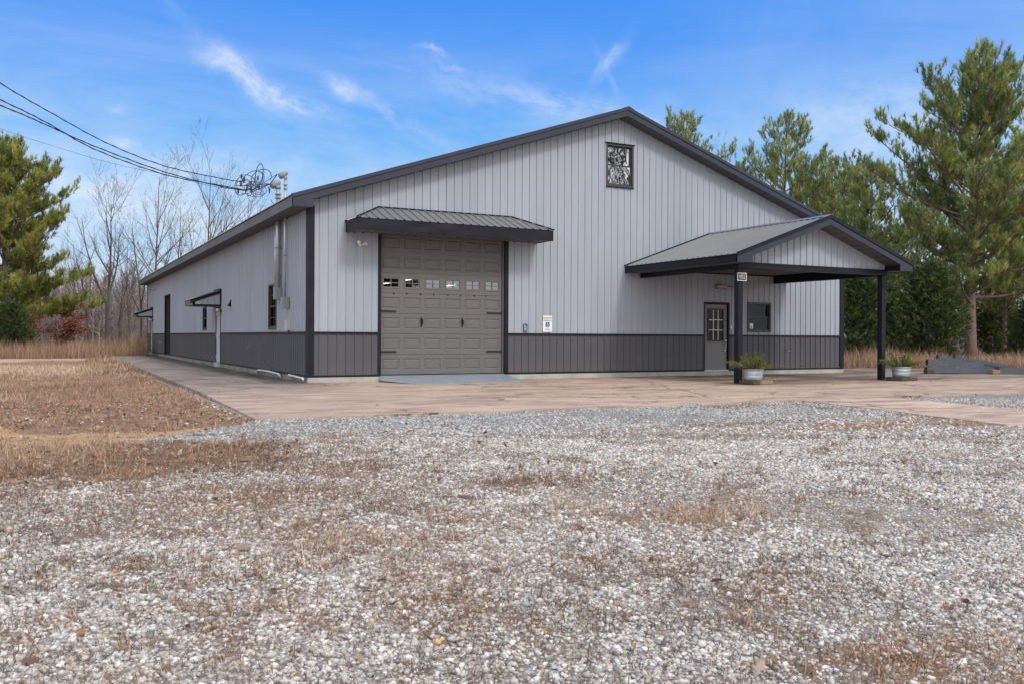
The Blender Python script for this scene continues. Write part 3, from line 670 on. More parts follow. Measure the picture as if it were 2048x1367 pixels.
# service masts through the eave, with meter boxes
def mast(y, zbox0, zbox1, ztop, r, boxw, label, second=False):
    e = empty('service_mast', (-.12, y, zbox0), label, 'electric mast', 'service masts through the eave')
    x = -.12
    mb = MB(); mb.tube([(x, y, zbox1), (x, y, ztop-.12)], r, 12)
    if second: mb.tube([(x, y+.19, zbox1+.05), (x, y+.19, 4.14)], r*.95, 12)
    mb.build('pipe', M_GALV, e, smooth=True)
    mb = MB(); mb.tube([(x, y, ztop-.16), (x, y, ztop-.06)], [r*1.15, r*1.25], 12)
    k_ = 1.0 if second else .85; mb.tube([(x+.06*k_, y-.03, ztop+.035), (x+.04*k_, y-.02, ztop+.03), (x-.02*k_, y+.02, ztop-.0), (x-.11*k_, y+.05, ztop-.045), (x-.16*k_, y+.07, ztop-.085), (x-.17*k_, y+.07, ztop-.09)], [.01, .055*k_, .095*k_, .105*k_, .085*k_, .07*k_], 12); mb.build('weather_head', M_GREYBOX, e, smooth=True)
    mb = MB(); mb.box((-.22, y-boxw/2, zbox0), (-.02, y+boxw/2, zbox1)); mb.build('meter_box', M_GREYBOX, e, bevel=.01)
    if second: mb = MB(); mb.box((-.17, y+.12, zbox0+.08), (-.02, y+.28, zbox1+.05)); mb.build('meter_box', M_GREYBOX, e, bevel=.01)
    mb = MB()
    for z in (zbox1+.35, zbox1+1.1, 4.45, ztop-.30, ztop-.4):
        mb.tube([(x, y-.0, z-.015), (x, y, z+.015)], r*1.45, 12); mb.tube([(x-.02, y-r*2.4, z), (x-.02, y+r*2.4, z)], .012, 6)
    mb.build('clamp', M_GREYBOX, e)
mast(2.80, 1.98, 2.30, 5.17, .060, .20, 'thicker galvanised electric mast with two meter boxes on the side wall', True)
mast(1.95, 1.72, 2.02, 5.30, .036, .16, 'thinner galvanised electric mast nearest the front corner')

# knot of service cables at the mast head, and the overhead lines arriving at it
kn = empty('cable_tangle', (-.3, 3.3, 5.1), 'tangle of black, brown and blue cable loops at the mast heads', 'cables')
rk = random.Random(5)
MH = [Vector((-.30, 2.96, 5.16)), Vector((-.30, 2.10, 5.30))]
KC = Vector((-.66, 3.75, 5.26))
for k in range(15):
    mat = [M_CABLE, M_CABLE, M_CBROWN, M_CBLUE, M_CABLE, M_GREYBOX, M_CABLE][k % 7]
    c = KC+Vector((rk.uniform(-.22, .30), rk.uniform(-.5, .6), rk.uniform(-.20, .24)))
    ra, rb = rk.uniform(.10, .30), rk.uniform(.10, .30); ph = rk.uniform(0, 6.28); tl = rk.uniform(-.4, .4)
    pts = []; nn = 18; sweep = rk.uniform(3.6, 6.6)
    for i in range(nn):
        a = ph+sweep*i/(nn-1)
        pts.append(c+Vector((-ra*math.cos(a)*.85, ra*math.cos(a)*.7+.1*math.sin(a*1.3+k), rb*math.sin(a)+tl*ra*math.cos(a)*.5)))
    if k % 4 == 0: pts.append(MH[0])
    if k == 5: pts.append(MH[1])
    mb = MB(); mb.tube(pts, .009 if mat is M_CBLUE else .010, 5); mb.build('cable', mat, kn)
for k in range(10):
    c = KC+Vector((rk.uniform(-.35, .3), rk.uniform(-.5, .7), rk.uniform(-.34, .28)))
    d = Vector((0, rk.uniform(-.3, .3), 1)).normalized()*.075
    mb = MB(); mb.tube([c-d, c-d*.5, c+d*.5, c+d], [.010, .026, .026, .010], 8); mb.build('splice', M_CBROWN if k % 2 else M_CABLE, kn)
mb = MB(); p0 = MH[1]; mb.tube([p0, p0+Vector((-.15, .15, -.25)), p0+Vector((-.1, .5, -.45)), MH[0]+Vector((0, .2, -.05))], .012, 5)
mb.tube([MH[0]+Vector((0, -.1, -.45)), MH[0]+Vector((-.05, -.45, -.55)), MH[0]+Vector((.1, -.62, -.8))], .01, 5); mb.build('cable', M_CABLE, kn)
def wire(img, end, r, label, twist=False):
    # img: bearings and elevations fixing the sag; the span is built as one curve in the air
    pts = [Vector(end)]
    for u, v, Z in img:
        p = at(u, Z); h = V0+ROLL*(u-1024); p.z = CAM.z+(h-v)*Z/F_PX; pts.append(p)
    # Catmull-Rom
    P = [pts[0]*2-pts[1]]+pts+[pts[-1]*2-pts[-2]]; out = []
    for i in range(1, len(P)-2):
        for k in range(10):
            t = k/10; a, b, c, d = P[i-1], P[i], P[i+1], P[i+2]
            out.append(.5*((2*b)+(c-a)*t+(2*a-5*b+4*c-d)*t*t+(3*b-a-3*c+d)*t**3))
    out.append(pts[-1])
    mb = MB(); mb.tube(out, r, 6)
    if twist:
        hl = []
        for i in range(len(out)-1):
            for k in range(4):
                p = out[i].lerp(out[i+1], k/4); a = (i*4+k)*.45; hl.append(p+Vector((0, math.cos(a), math.sin(a)))*r*1.0)
        mb.tube(hl, r*.6, 5)
    return tag(mb.build('overhead_line', M_CABLE, None), label, 'power line', 'overhead service lines')
wire([(440, 357, 24.2), (330, 333, 22.5), (215, 288, 20.8), (100, 226, 19.0), (0, 168, 17.6), (-250, 10, 15)], (-.75, 4.05, 5.33), .011, 'highest of the overhead lines running left from the cable tangle', True)
wire([(440, 371, 24.4), (330, 350, 22.9), (190, 300, 21.0), (90, 245, 19.4), (0, 201, 18.2), (-250, 90, 15.5)], (-.75, 4.2, 5.13), .012, 'middle overhead line, crossing the lowest one as it nears the building', True)
wire([(440, 373, 24.6), (330, 345, 23.1), (190, 294, 21.3), (90, 250, 19.8), (0, 212, 18.6), (-250, 120, 16)], (-.78, 4.15, 5.11), .012, 'lowest thick overhead line sagging into the cable tangle', True)
wire([(420, 372, 30), (330, 350, 31), (215, 325, 32), (100, 291, 33), (0, 258, 34), (-250, 165, 36)], (-.3, 4.2, 5.1), .006, 'hair thin single wire below the thick overhead lines')

for pts, lab in (([(-.10, 5.7, -.08), (-.12, 5.2, -.02), (-.12, 3.9, -.01), (-.12, 2.6, -.04), (-.12, 2.45, -.09)], 'longer white plastic pipe lying along the foot of the side wall'),
                 ([(-.12, 1.5, -.02), (-.12, .9, -.03), (-.12, .05, -.05), (-.12, -.0, -.08)], 'short white plastic pipe at the foot of the wall by the corner')):
    mb = MB(); mb.tube(pts, .028, 8); tag(mb.build('drain_pipe', M_PVC), lab, 'pipe', 'white pipes along the side wall')

# planters: galvanised tub on wooden blocks with a feathery evergreen
def planter(c, label, seed, bent):
    e = empty('potted_shrub', c, label, 'planter', 'galvanised tubs with evergreens by the porch posts')
    x, y, z = c
    mb = MB(); mb.lathe(c, [(0, 0), (.205, 0), (.225, .03), (.238, .12), (.232, .132), (.247, .145), (.234, .158), (.240, .172), (.256, .184), (.242, .197), (.258, .265), (.268, .275), (.262, .285), (.248, .275), (.24, .22), (.0, .22)], 32)
    mb.build('tub', M_TUB, e, smooth=True)
    mb = MB(); mb.lathe(c, [(0, .245), (.242, .235)], 20); mb.build('soil', M_SOIL, e)
    rr = np.random.default_rng(seed); V = []; Cc = []; F = []
    sm = MB()
    for b in range(44):
        a = rr.uniform(0, 2*PI); el = rr.uniform(.35, 1.45); ln = rr.uniform(.26, .56)
        if b < 4: a = PI+bent*(rr.uniform(-.2, .3)); el = .45; ln = .72
        d = Vector((math.cos(a)*math.cos(el), math.sin(a)*math.cos(el), math.sin(el)))
        p0 = Vector((x+math.cos(a)*.1, y+math.sin(a)*.1, z+.24)); pts = [p0+d*ln*t-Vector((0, 0, .12*t*t*ln)) for t in (0, .35, .7, 1)]
        sm.tube(pts, [.006, .005, .004, .002], 4)
        for i in range(64):
            t = rr.uniform(.15, 1.05); p = pts[0].lerp(pts[-1], t)+Vector((0, 0, .05*math.sin(t*PI)))
            dd = (d+Vector(rr.normal(0, .75, 3))).normalized(); s = dd.cross(Vector(rr.normal(0, 1, 3))).normalized()*rr.uniform(.006, .012); l2 = rr.uniform(.05, .10)
            o = len(V); V += [p-s, p+s, p+dd*l2+Vector((0, 0, -.015))]; F += [o, o+1, o+2]
            g = rr.uniform(.6, 1.4); cc = (.17*g, .20*g, .055*g) if rr.random() > .25 else (.30*g, .30*g, .08*g); Cc += [cc]*3
    V = np.array([tuple(v-Vector(c)) for v in V]); np_mesh('foliage', V, np.array(F), 3, M_NEEDLE, e, np.array(Cc))
    sm.build('stem', M_TWIGD, e)
planter((9.98, -4.86, -.055), 'feathery evergreen in a galvanised tub by the near porch post', 3, 1)
planter((15.40, -4.86, -.055), 'sparser evergreen in a galvanised tub beside the far porch post', 9, 1)
def block(x0, x1, y0, y1, z0, z1, mat, label, rot=0, group='wooden blocks under the tubs'):
    c = Vector(((x0+x1)/2, (y0+y1)/2, z0)); mb = MB(); mb.box((x0-c.x, y0-c.y, 0), (x1-c.x, y1-c.y, z1-z0))
    o = mb.build('wood_block', mat, bevel=.008); o.location = c; o.rotation_euler.z = rot
    return tag(o, label, 'wood block', group)
block(9.74, 9.97, -5.12, -4.62, -.155, -.057, M_WOODD, 'dark damp wood block under the near tub, left of the pale one', .08)
block(10.0, 10.48, -5.05, -4.68, -.155, -.060, M_WOODL, 'pale split log piece under the near tub', -.05)
block(15.08, 15.36, -5.14, -4.60, -.155, -.057, M_WOODD, 'dark wood block under the left half of the far tub', .05)
block(15.37, 15.80, -5.08, -4.66, -.155, -.058, M_WOODD, 'mossy wood block under the right half of the far tub', -.03)

# pile of painted beams at the right edge of the pad
def beam(u0, v0, u1, v1, Z0, Z1, h, w, label, mat=M_BEAM):
    a = at(u0, Z0); b = at(u1, Z1); a.z = CAM.z+(V0+ROLL*(u0-1024)-v0)*Z0/F_PX; b.z = CAM.z+(V0+ROLL*(u1-1024)-v1)*Z1/F_PX
    L_ = (b-a).length; mb = MB()
    # a folded channel: web and two lips
    mb.box((0, 0, -h), (L_, .012, 0)); mb.box((0, .0125, -.012), (L_, w, 0)); mb.box((0, .0125, -h), (L_, w, -h+.012)); mb.box((0, w-.012, -h+.0125), (L_, w, -.0125))
    o = mb.build('steel_beam', mat)
    d = (b-a).normalized(); yv = Vector((0, 0, 1)).cross(d).normalized(); zv = d.cross(yv)
    m4 = Matrix((d, yv, zv)).transposed().to_4x4(); m4.translation = a; o.matrix_world = m4
    return tag(o, label, 'beam', 'blue grey beams piled at the edge of the pad')
beam(1855, 733, 1999, 738, 30.3, 30.3, .17, .22, 'lowest near beam of the pile, resting on the wooden blocks')
beam(1857, 718, 1968, 725, 30.6, 30.6, .20, .20, 'short beam with square left end on the lowest beam')
beam(1878, 709, 1990, 734, 30.9, 30.75, .13, .22, 'tilted beam whose upper left end stands highest in the pile')
beam(1911, 710, 2021, 730, 31.2, 30.85, .12, .22, 'rearmost tilted beam sloping down to the right over the others')
beam(1999, 736, 2110, 735, 30.2, 30.2, .19, .25, 'long beam running out of view at the right edge')
beam(1900, 716, 2008, 735, 31.5, 31.2, .10, .2, 'thin beam hidden between the two tilted beams')
for u, Z, w, lab, mt_ in ((1858, 30.35, .24, 'dark block under the left end of the beam pile', M_WOODD), (1925, 31.0, .25, 'dark block under the middle of the beam pile', M_WOODD),
                          (1952, 31.3, .3, 'rear dark block right of the middle one under the beams', M_WOODD), (1989, 30.0, .26, 'pale wood block where the beams meet the long one', M_WOODL), (2020, 31.0, .3, 'dark block under the long beam near the right edge', M_WOODD)):
    p = at(u, Z); block(p.x-w/2, p.x+w/2, p.y-w/2, p.y+w/2, -.155, -.006, mt_, lab, -.4, 'wooden blocks under the beams')

# shop lights inside, seen through the garage door windows
M_TUBE, nt, b = new_mat('lit_tube'); b.inputs['Emission Color'].default_value = (1, .96, .86, 1); b.inputs['Emission Strength'].default_value = 5; b.inputs['Base Color'].default_value = (.8, .8, .8, 1)
for i, (x, y0, lab) in enumerate(((11.95, 27.1, 'lit tube lamp seen through the leftmost door window'), (11.85, 23.2, 'lit tube lamp seen through the second door window'), (16.0, 27.1, 'lit tube lamp seen through the fourth door window'))):
    mb = MB(); mb.tube([(x, y0, 4.08), (x, y0+2.3, 4.08)], .032, 8); o = mb.build('tube_lamp', M_TUBE); tag(o, lab, 'lamp', 'tube lamps inside the building')

# ================================================================== the ground
def sm(a, b, x):
    t = max(0., min(1., (x-a)/(b-a))); return t*t*(3-2*t)
def gh(x, y):
    if x > 19 or y > 12 and x > -2.4: base = -.24
    else: base = -.19
    f = sm(-3.3, -4.6, x)*sm(-11.5, -8.5, y)
    z = base-.13*f
    if x > -3.1 and y > -9.2 and y < 40 and x < 40: return -.24
    far = sm(20, 60, math.hypot(x+5, y+10))
    if x < -3.3: z += .035*f*noise.noise(Vector((x*.9, y*.9, 0)))
    return z+.012*noise.noise(Vector((x*.8, y*.8, 3)))-.05*far
GP = [(-60, 27), (-2.7, 27), (-3.18, -9.3), (-3.5, -9.75), (-4.2, -10.25), (-5.0, -10.9), (-4.3, -11.7), (-3.2, -12.0), (-3.45, -12.9), (-4.0, -13.8), (-5.2, -14.1), (-6.2, -14.7), (-60, -22)]
def inside(x, y, P):
    c = False; j = len(P)-1
    for i in range(len(P)):
        xi, yi = P[i]; xj, yj = P[j]
        if (yi > y) != (yj > y) and x < (xj-xi)*(y-yi)/(yj-yi)+xi: c = not c
        j = i
    return c
def dist_edge(x, y, P, closed=True):
    best = 1e9; j = len(P)-1 if closed else 0
    for i in range(0 if closed else 1, len(P)):
        xi, yi = P[i]; xj, yj = P[j]; dx, dy = xj-xi, yj-yi
        t = max(0, min(1, ((x-xi)*dx+(y-yi)*dy)/(dx*dx+dy*dy+1e-9)))
        best = min(best, math.hypot(x-xi-t*dx, y-yi-t*dy)); j = i
    return best
def fbm(x, y, s, seed=0, o=3):
    v = 0; a = 1; t = 0
    for k in range(o):
        v += a*noise.noise(Vector((x*s, y*s, seed+k*7.3))); t += a; a *= .55; s *= 2.1
    return v/t
BLOBS = [(-1.9, -17.3, .55, .28), (-2.75, -18.9, .40, .25), (-2.9, -19.8, .4, .3), (-4.3, -17.2, .5, .4), (-4.2, -18.4, .35, .3), (-4.5, -15.4, .9, .5), (-3.7, -14.1, .7, .4), (-2.9, -18.2, .3, .2),
         (5.0, -10.0, 1.2, .30), (3.2, -9.35, 1.6, .12), (1.7, -9.35, .7, .12), (4.2, -13.4, 1.6, .5), (6.0, -11.0, .22, .9), (6.1, -12.9, .2, .8), (-2.0, -15.6, .8, .3), (2.5, -12.5, 1.4, .25), (6.9, -9.75, .6, .12), (5.6, -13.9, .4, .3), (1.0, -10.4, .5, .15), (9.3, -9.9, .8, .1), (9.1, -11.2, .2, .9)]
def debris(x, y):
    if y > 27 and x < 0 or x > 17 and y > -4: return .9
    d = dist_edge(x, y, GP[1:12], False); ins = inside(x, y, GP)
    k = sm(-10.9, -12.2, y)
    e = (d if ins else -d)+(.35+.75*k)*fbm(x, y, 1.6-.5*k, 2)+.5*k*fbm(x, y, 4.5, 3, 2)
    g = sm(-.25-.55*k, .35+.45*k, e)
    n = .6*fbm(x*1.0, y*1.2, 1.5, 5)+.75*fbm(x, y, 4.2, 9, 2)
    bias = .10*sm(-13.0, -16.0, y)+.20*sm(.5, -4.0, x)*sm(-10.5, -13.0, y)-.20*sm(-14.5, -11, y)*sm(-3.3, -2.2, x)
    p = sm(-.05, .6, n+bias-.05)*.8
    for bx, by, rx, ry in BLOBS:
        q = ((x-bx)/rx)**2+((y-by)/ry)**2
        if q < 3: p = max(p, min(1, 1.0*math.exp(-q*.9)+.6*fbm(x, y, 5, 1)))
    return max(g, max(0, p))
OP = [(-12, -6.9), (-6.6, -7.5), (-5.6, -8.4), (-4.7, -9.1), (-3.6, -9.6), (-4.3, -10.5), (-4.7, -11.5), (-5.5, -11.6), (-6.4, -11.2), (-12, -10.6)]
def orange(x, y):
    if x > -2 or y > -5: return 0
    d = dist_edge(x, y, OP); e = (d if inside(x, y, OP) else -d)+.5*fbm(x, y, 1.5, 8)
    return sm(-.15, .35, e)*.9
def bluish(x, y):
    return sm(-13.5, -10.5, y+.8*fbm(x, y, .5, 4))*(1 if y < -9 else 0)
def axis(lo, hi, fine_lo, fine_hi, step, mid):
    a = list(np.arange(fine_lo, fine_hi, step)); v = fine_lo; s = mid; left = []
    while v > lo: v -= s; s *= 1.25; left.append(max(v, lo))
    v = a[-1]; s = mid; right = []
    while v < hi: v += s; s *= 1.25; right.append(min(v, hi))
    return left[::-1]+a+right
XS = axis(-900, 900, -10, 13, .13, .3); YS = axis(-300, 1200, -21.2, -8, .13, .3)
gv = []; gc = []
for y in YS:
    for x in XS:
        gv.append((x, y, gh(x, y)))
        near = -14 < x < 20 and -24 < y < 60
        gc.append((debris(x, y) if near else .8, orange(x, y) if near else 0, bluish(x, y) if near else 0))
nx = len(XS); idx = np.arange(len(gv)).reshape(len(YS), nx)
gf = np.stack([idx[:-1, :-1], idx[:-1, 1:], idx[1:, 1:], idx[1:, :-1]], -1).reshape(-1)

def ground_mat():
    m, nt, b = new_mat('gravel_and_litter'); L_ = nt.links
    a = nd(nt, 'ShaderNodeAttribute', attribute_name='col'); sp = nd(nt, 'ShaderNodeSeparateColor'); L_.new(a.outputs['Color'], sp.inputs[0])
    v = coords(nt)
    # distance-free detail: three sizes of stone
    def stones(scale):
        n = nd(nt, 'ShaderNodeTexVoronoi'); n.inputs['Scale'].default_value = scale; L_.new(v, n.inputs['Vector'])
        n2 = nd(nt, 'ShaderNodeTexVoronoi', feature='DISTANCE_TO_EDGE'); n2.inputs['Scale'].default_value = scale; L_.new(v, n2.inputs['Vector'])
        s2 = nd(nt, 'ShaderNodeSeparateColor'); L_.new(n.outputs['Color'], s2.inputs[0])
        return s2, n2.outputs['Distance']
    s1_, e1 = stones(38); s2_, e2 = stones(16)
    st = ramp(nt, [(0, (.13, .12, .115)), (.2, (.27, .255, .24)), (.45, (.42, .405, .39)), (.62, (.36, .30, .235)), (.72, (.50, .49, .475)), (.9, (.64, .63, .62)), (.97, (.50, .33, .17)), (1, (.70, .69, .68))])
    L_.new(s1_.outputs[0], st.inputs[0])
    st2 = ramp(nt, [(0, (.18, .17, .16)), (.5, (.40, .385, .37)), (1, (.62, .61, .60))]); L_.new(s2_.outputs[1], st2.inputs[0])
    gcol = mixc(nt, .3, st.outputs[0], st2.outputs[0])
    edge = math_(nt, 'MULTIPLY', e1, 9.0, None, True)
    gcol = mixc(nt, edge, mixc(nt, .5, gcol, (.10, .085, .07)), gcol)
    n4 = noise_(nt, v, .9, 5, .6)
    gcol = mixc(nt, math_(nt, 'MULTIPLY_ADD', n4, 2.2, -.75, True), mixc(nt, .5, gcol, (.27, .225, .19)), gcol)
    blu = mixc(nt, .55, gcol, (.27, .285, .30))
    gcol = mixc(nt, sp.outputs[2], gcol, blu)
    # litter and dead grass
    nl = noise_(nt, v, 26, 6, .7, .8); nl2 = noise_(nt, v, 1.7, 5, .6); nl3 = noise_(nt, coords(nt, (1, 2.2, 1)), 60, 4, .7, 1.5)
    lit = ramp(nt, [(.28, (.060, .042, .033)), (.42, (.17, .125, .095)), (.52, (.30, .225, .17)), (.62, (.44, .35, .27)), (.74, (.56, .47, .38))]); L_.new(nl3, lit.inputs[0])
    lit2 = ramp(nt, [(.32, (.105, .07, .055)), (.48, (.25, .175, .13)), (.58, (.34, .24, .18)), (.68, (.46, .37, .28))]); L_.new(nl2, lit2.inputs[0])
    lcol = mixc(nt, 1.0, mixc(nt, .42, lit.outputs[0], lit2.outputs[0]), (1.18, 1.0, .86), 'MULTIPLY')
    f = math_(nt, 'ADD', sp.outputs[0], math_(nt, 'MULTIPLY_ADD', nl, .9, -.45))
    f = math_(nt, 'MULTIPLY_ADD', f, 2.2, -.75, True)
    c = mixc(nt, f, gcol, lcol)
    fo = math_(nt, 'MULTIPLY_ADD', math_(nt, 'ADD', sp.outputs[1], math_(nt, 'MULTIPLY_ADD', nl, .9, -.45)), 2.2, -.8, True)
    ocol = mixc(nt, nl3, (.36, .20, .10), (.70, .47, .28))
    c = mixc(nt, math_(nt, 'MULTIPLY', fo, .95), c, ocol)
    L_.new(c, b.inputs['Base Color']); b.inputs['Roughness'].default_value = .95; b.inputs['Specular IOR Level'].default_value = .15
    h = math_(nt, 'ADD', math_(nt, 'MINIMUM', e1, .25), math_(nt, 'MULTIPLY', nl, .35))
    bump(nt, b, h, .9, .025)
    return m
tag(np_mesh('ground', np.array(gv), gf, 4, ground_mat(), None, np.array(gc), True), kind='structure')

def concrete_mat(name, base, warm, dark_wall=True):
    m, nt, b = new_mat(name); L_ = nt.links
    v = coords(nt); g = nd(nt, 'ShaderNodeNewGeometry'); sx = nd(nt, 'ShaderNodeSeparateXYZ'); L_.new(g.outputs['Position'], sx.inputs[0])
    n1 = noise_(nt, v, .55, 6, .6, .6); n2 = noise_(nt, coords(nt, (.5, 1.3, 1)), 1.4, 6, .65, .8); n3 = noise_(nt, v, 14, 4, .6)
    c = mixc(nt, math_(nt, 'MULTIPLY_ADD', n1, 3.0, -1.0, True), base, warm)
    c = mixc(nt, math_(nt, 'MULTIPLY', math_(nt, 'MULTIPLY_ADD', n2, 5.5, -2.35, True), .7), c, (.235, .16, .135))
    c = mixc(nt, math_(nt, 'MULTIPLY_ADD', n3, 1.2, -.45, True), c, mixc(nt, .3, c, (.62, .52, .43)))
    if dark_wall:
        # weathered lane along the side wall and around the back of the slab
        q = math_(nt, 'MULTIPLY_ADD', sx.outputs[1], .30, 1.25, True); q2 = math_(nt, 'MULTIPLY_ADD', sx.outputs[0], -1.2, .8, True)
        lane = math_(nt, 'MULTIPLY', q, q2)
        n5 = noise_(nt, coords(nt, (1.0, .55, 1)), 1.1, 5, .6, .5)
        c = mixc(nt, math_(nt, 'MULTIPLY', lane, math_(nt, 'MULTIPLY_ADD', n5, 3.8, -1.5, True)), c, (.135, .12, .108))
        c = mixc(nt, math_(nt, 'MULTIPLY', lane, .5), c, (.21, .18, .165))
        w = math_(nt, 'MULTIPLY', math_(nt, 'MULTIPLY_ADD', sx.outputs[0], 1.6, 1.9, True), q2)     # wet foot of the wall
        w = math_(nt, 'MULTIPLY', w, math_(nt, 'MULTIPLY_ADD', sx.outputs[1], .8, .6, True))
        c = mixc(nt, math_(nt, 'MULTIPLY', w, math_(nt, 'MULTIPLY_ADD', noise_(nt, v, 3, 4), 2.5, -.45, True)), c, (.065, .055, .042))
        pr = math_(nt, 'MULTIPLY', math_(nt, 'MULTIPLY_ADD', sx.outputs[0], .9, -8.0, True), math_(nt, 'MULTIPLY_ADD', sx.outputs[1], .9, 5.0, True))
        n6 = noise_(nt, coords(nt, (.4, 1.6, 1)), .9, 5, .6, .6)
        c = mixc(nt, math_(nt, 'MULTIPLY', pr, math_(nt, 'MULTIPLY_ADD', n6, 4.5, -1.55, True)), c, (.15, .118, .098))
    if dark_wall:
        jl = math_(nt, 'SUBTRACT', 1.0, math_(nt, 'MULTIPLY', math_(nt, 'ABSOLUTE', math_(nt, 'ADD', sx.outputs[0], 1.05)), 22.0), None, True)
        c = mixc(nt, math_(nt, 'MULTIPLY', math_(nt, 'MULTIPLY', jl, math_(nt, 'GREATER_THAN', sx.outputs[1], -1.5)), .6), c, (.46, .38, .31))
        for yj in (-4.6, 5.0, 14.0):
            j2 = math_(nt, 'SUBTRACT', 1.0, math_(nt, 'MULTIPLY', math_(nt, 'ABSOLUTE', math_(nt, 'SUBTRACT', sx.outputs[1], yj)), 60.0), None, True)
            c = mixc(nt, math_(nt, 'MULTIPLY', j2, .45), c, (.12, .09, .075))
    # hairline cracks: cell borders, only where a broad mask lets them show
    vo = nd(nt, 'ShaderNodeTexVoronoi', feature='DISTANCE_TO_EDGE'); vo.inputs['Scale'].default_value = .42
    wv = nd(nt, 'ShaderNodeVectorMath', operation='ADD'); nz = nd(nt, 'ShaderNodeTexNoise'); nz.inputs['Scale'].default_value = 1.6; nz.inputs['Detail'].default_value = 5; L_.new(v, nz.inputs['Vector'])
    L_.new(v, wv.inputs[0]); L_.new(nz.outputs['Color'], wv.inputs[1]); L_.new(wv.outputs[0], vo.inputs['Vector'])
    cr = math_(nt, 'SUBTRACT', 1.0, math_(nt, 'MULTIPLY', vo.outputs['Distance'], 55.0, None, True))
    cr = math_(nt, 'MULTIPLY', cr, math_(nt, 'MULTIPLY_ADD', noise_(nt, v, .35, 2), 9, -4.0, True))
    c = mixc(nt, math_(nt, 'MULTIPLY', cr, .9), c, (.06, .043, .034))
    L_.new(c, b.inputs['Base Color']); b.inputs['Roughness'].default_value = .82; b.inputs['Specular IOR Level'].default_value = .25
    bump(nt, b, n3, .35, .01)
    return m
M_PAD = concrete_mat('old_concrete', (.53, .40, .315), (.45, .335, .265))
M_APR = concrete_mat('pale_concrete', (.60, .465, .37), (.54, .415, .325), False)
def slab(name, P, z, t, m, jag=.012):
    mb = MB(); Q = []
    for i in range(len(P)):
        (x0, y0), (x1, y1) = P[i], P[(i+1) % len(P)]; L_ = math.hypot(x1-x0, y1-y0); n = max(1, min(90, int(L_/.3)))
        for k in range(n):
            t_ = k/n; x, y = x0+(x1-x0)*t_, y0+(y1-y0)*t_
            j = jag*noise.noise(Vector((x*2.3, y*2.3, 1))) if k else 0; Q.append((x+j, y+j, z))
    mb.prism([(x, y, zz-t) for x, y, zz in Q], (0, 0, t))
    o = mb.build(name, m); return tag(o, kind='structure')
slab('concrete_pad', [(-3.2, -9.33), (10.4, -9.62), (40, -10.4), (40, -1.5), (32.5, 2.2), (26.2, 6.8), (22, 13), (19.4, 16), (19.2, 40), (-2.3, 40), (-2.72, 21), (-2.96, -2.76)], -.16, .25, M_PAD)
slab('concrete_apron', [(6.85, -9.60), (5.88, -14.24), (7.2, -14.55), (8.5, -14.8), (8.63, -12.8), (9.15, -9.85), (9.2, -9.66)], -.166, .25, M_APR)
M_FOOT = simple('shade_dark_footing', (.10, .088, .068), .95, var=.4, scale=4, dirt=(.035, .03, .022), dirt_amt=.8)  # footing colour darkened to stand for the shaded gap beside the pad
slab('concrete_footing', [(-3.36, -9.38), (-3.215, -9.38), (-2.985, -2.8), (-2.75, 20.8), (-2.9, 20.8), (-3.12, -2.8)], -.235, .2, M_FOOT, .02)
slab('far_path', [(-45, 27.5), (-2.75, 28.2), (-2.6, 31.5), (-45, 31.5)], -.268, .2, M_APR)

# ================================================================== loose stones and litter
def cam_xy(Z, lat): p = CAM+FV*Z+RV*(Z*lat); return p.x, p.y
XA, YA = np.array(XS), np.array(YS); GZ = np.array([v[2] for v in gv]).reshape(len(YS), len(XS)); GC3 = np.array(gc).reshape(len(YS), len(XS), 3)
def lut(x, y, A):
    i = np.clip(np.searchsorted(XA, x)-1, 0, len(XA)-2); j = np.clip(np.searchsorted(YA, y)-1, 0, len(YA)-2)
    tx = (x-XA[i])/(XA[i+1]-XA[i]); ty = (y-YA[j])/(YA[j+1]-YA[j])
    if A.ndim == 3: tx = tx[:, None]; ty = ty[:, None]
    return (A[j, i]*(1-tx)+A[j, i+1]*tx)*(1-ty)+(A[j+1, i]*(1-tx)+A[j+1, i+1]*tx)*ty
def v_inside(x, y, P):
    c = np.zeros(len(x), bool); j = len(P)-1
    for i in range(len(P)):
        xi, yi = P[i]; xj, yj = P[j]
        if yi != yj: c ^= ((yi > y) != (yj > y)) & (x < (xj-xi)*(y-yi)/(yj-yi)+xi)
        j = i
    return c
APR_P = [(6.85, -9.5), (5.88, -14.24), (7.2, -14.55), (8.5, -14.8), (8.63, -12.8), (9.15, -9.85), (9.2, -9.5)]
def v_slab(x, y): return ((x > -3.24) & (x < 40) & (y > -9.34-.0215*(x+3.2))) | v_inside(x, y, APR_P)
def on_slab(x, y): return bool(v_slab(np.array([x]), np.array([y]))[0])
def vnoise(x, y, sc, seed): return np.array([noise.noise(Vector((a*sc, b*sc, seed))) for a, b in zip(x, y)])
def icosphere(sub):
    import bmesh
    bm = bmesh.new(); bmesh.ops.create_icosphere(bm, subdivisions=sub, radius=1)
    v = np.array([tuple(q.co) for q in bm.verts]); f = np.array([[w.index for w in q.verts] for q in bm.faces]); bm.free(); return v, f
stone_cols = np.array([(.20,.195,.20), (.34,.335,.33), (.45,.44,.43), (.54,.53,.52), (.62,.615,.61), (.72,.715,.71), (.47,.42,.35), (.52,.42,.32), (.40,.34,.29), (.62,.60,.55), (.36,.38,.42), (.58,.36,.17)])
stone_p = np.array([.06, .12, .18, .20, .15, .06, .08, .03, .06, .05, .02, .008]); stone_p = stone_p/stone_p.sum()
SV = []; SF = []; SCc = []; soff = 0
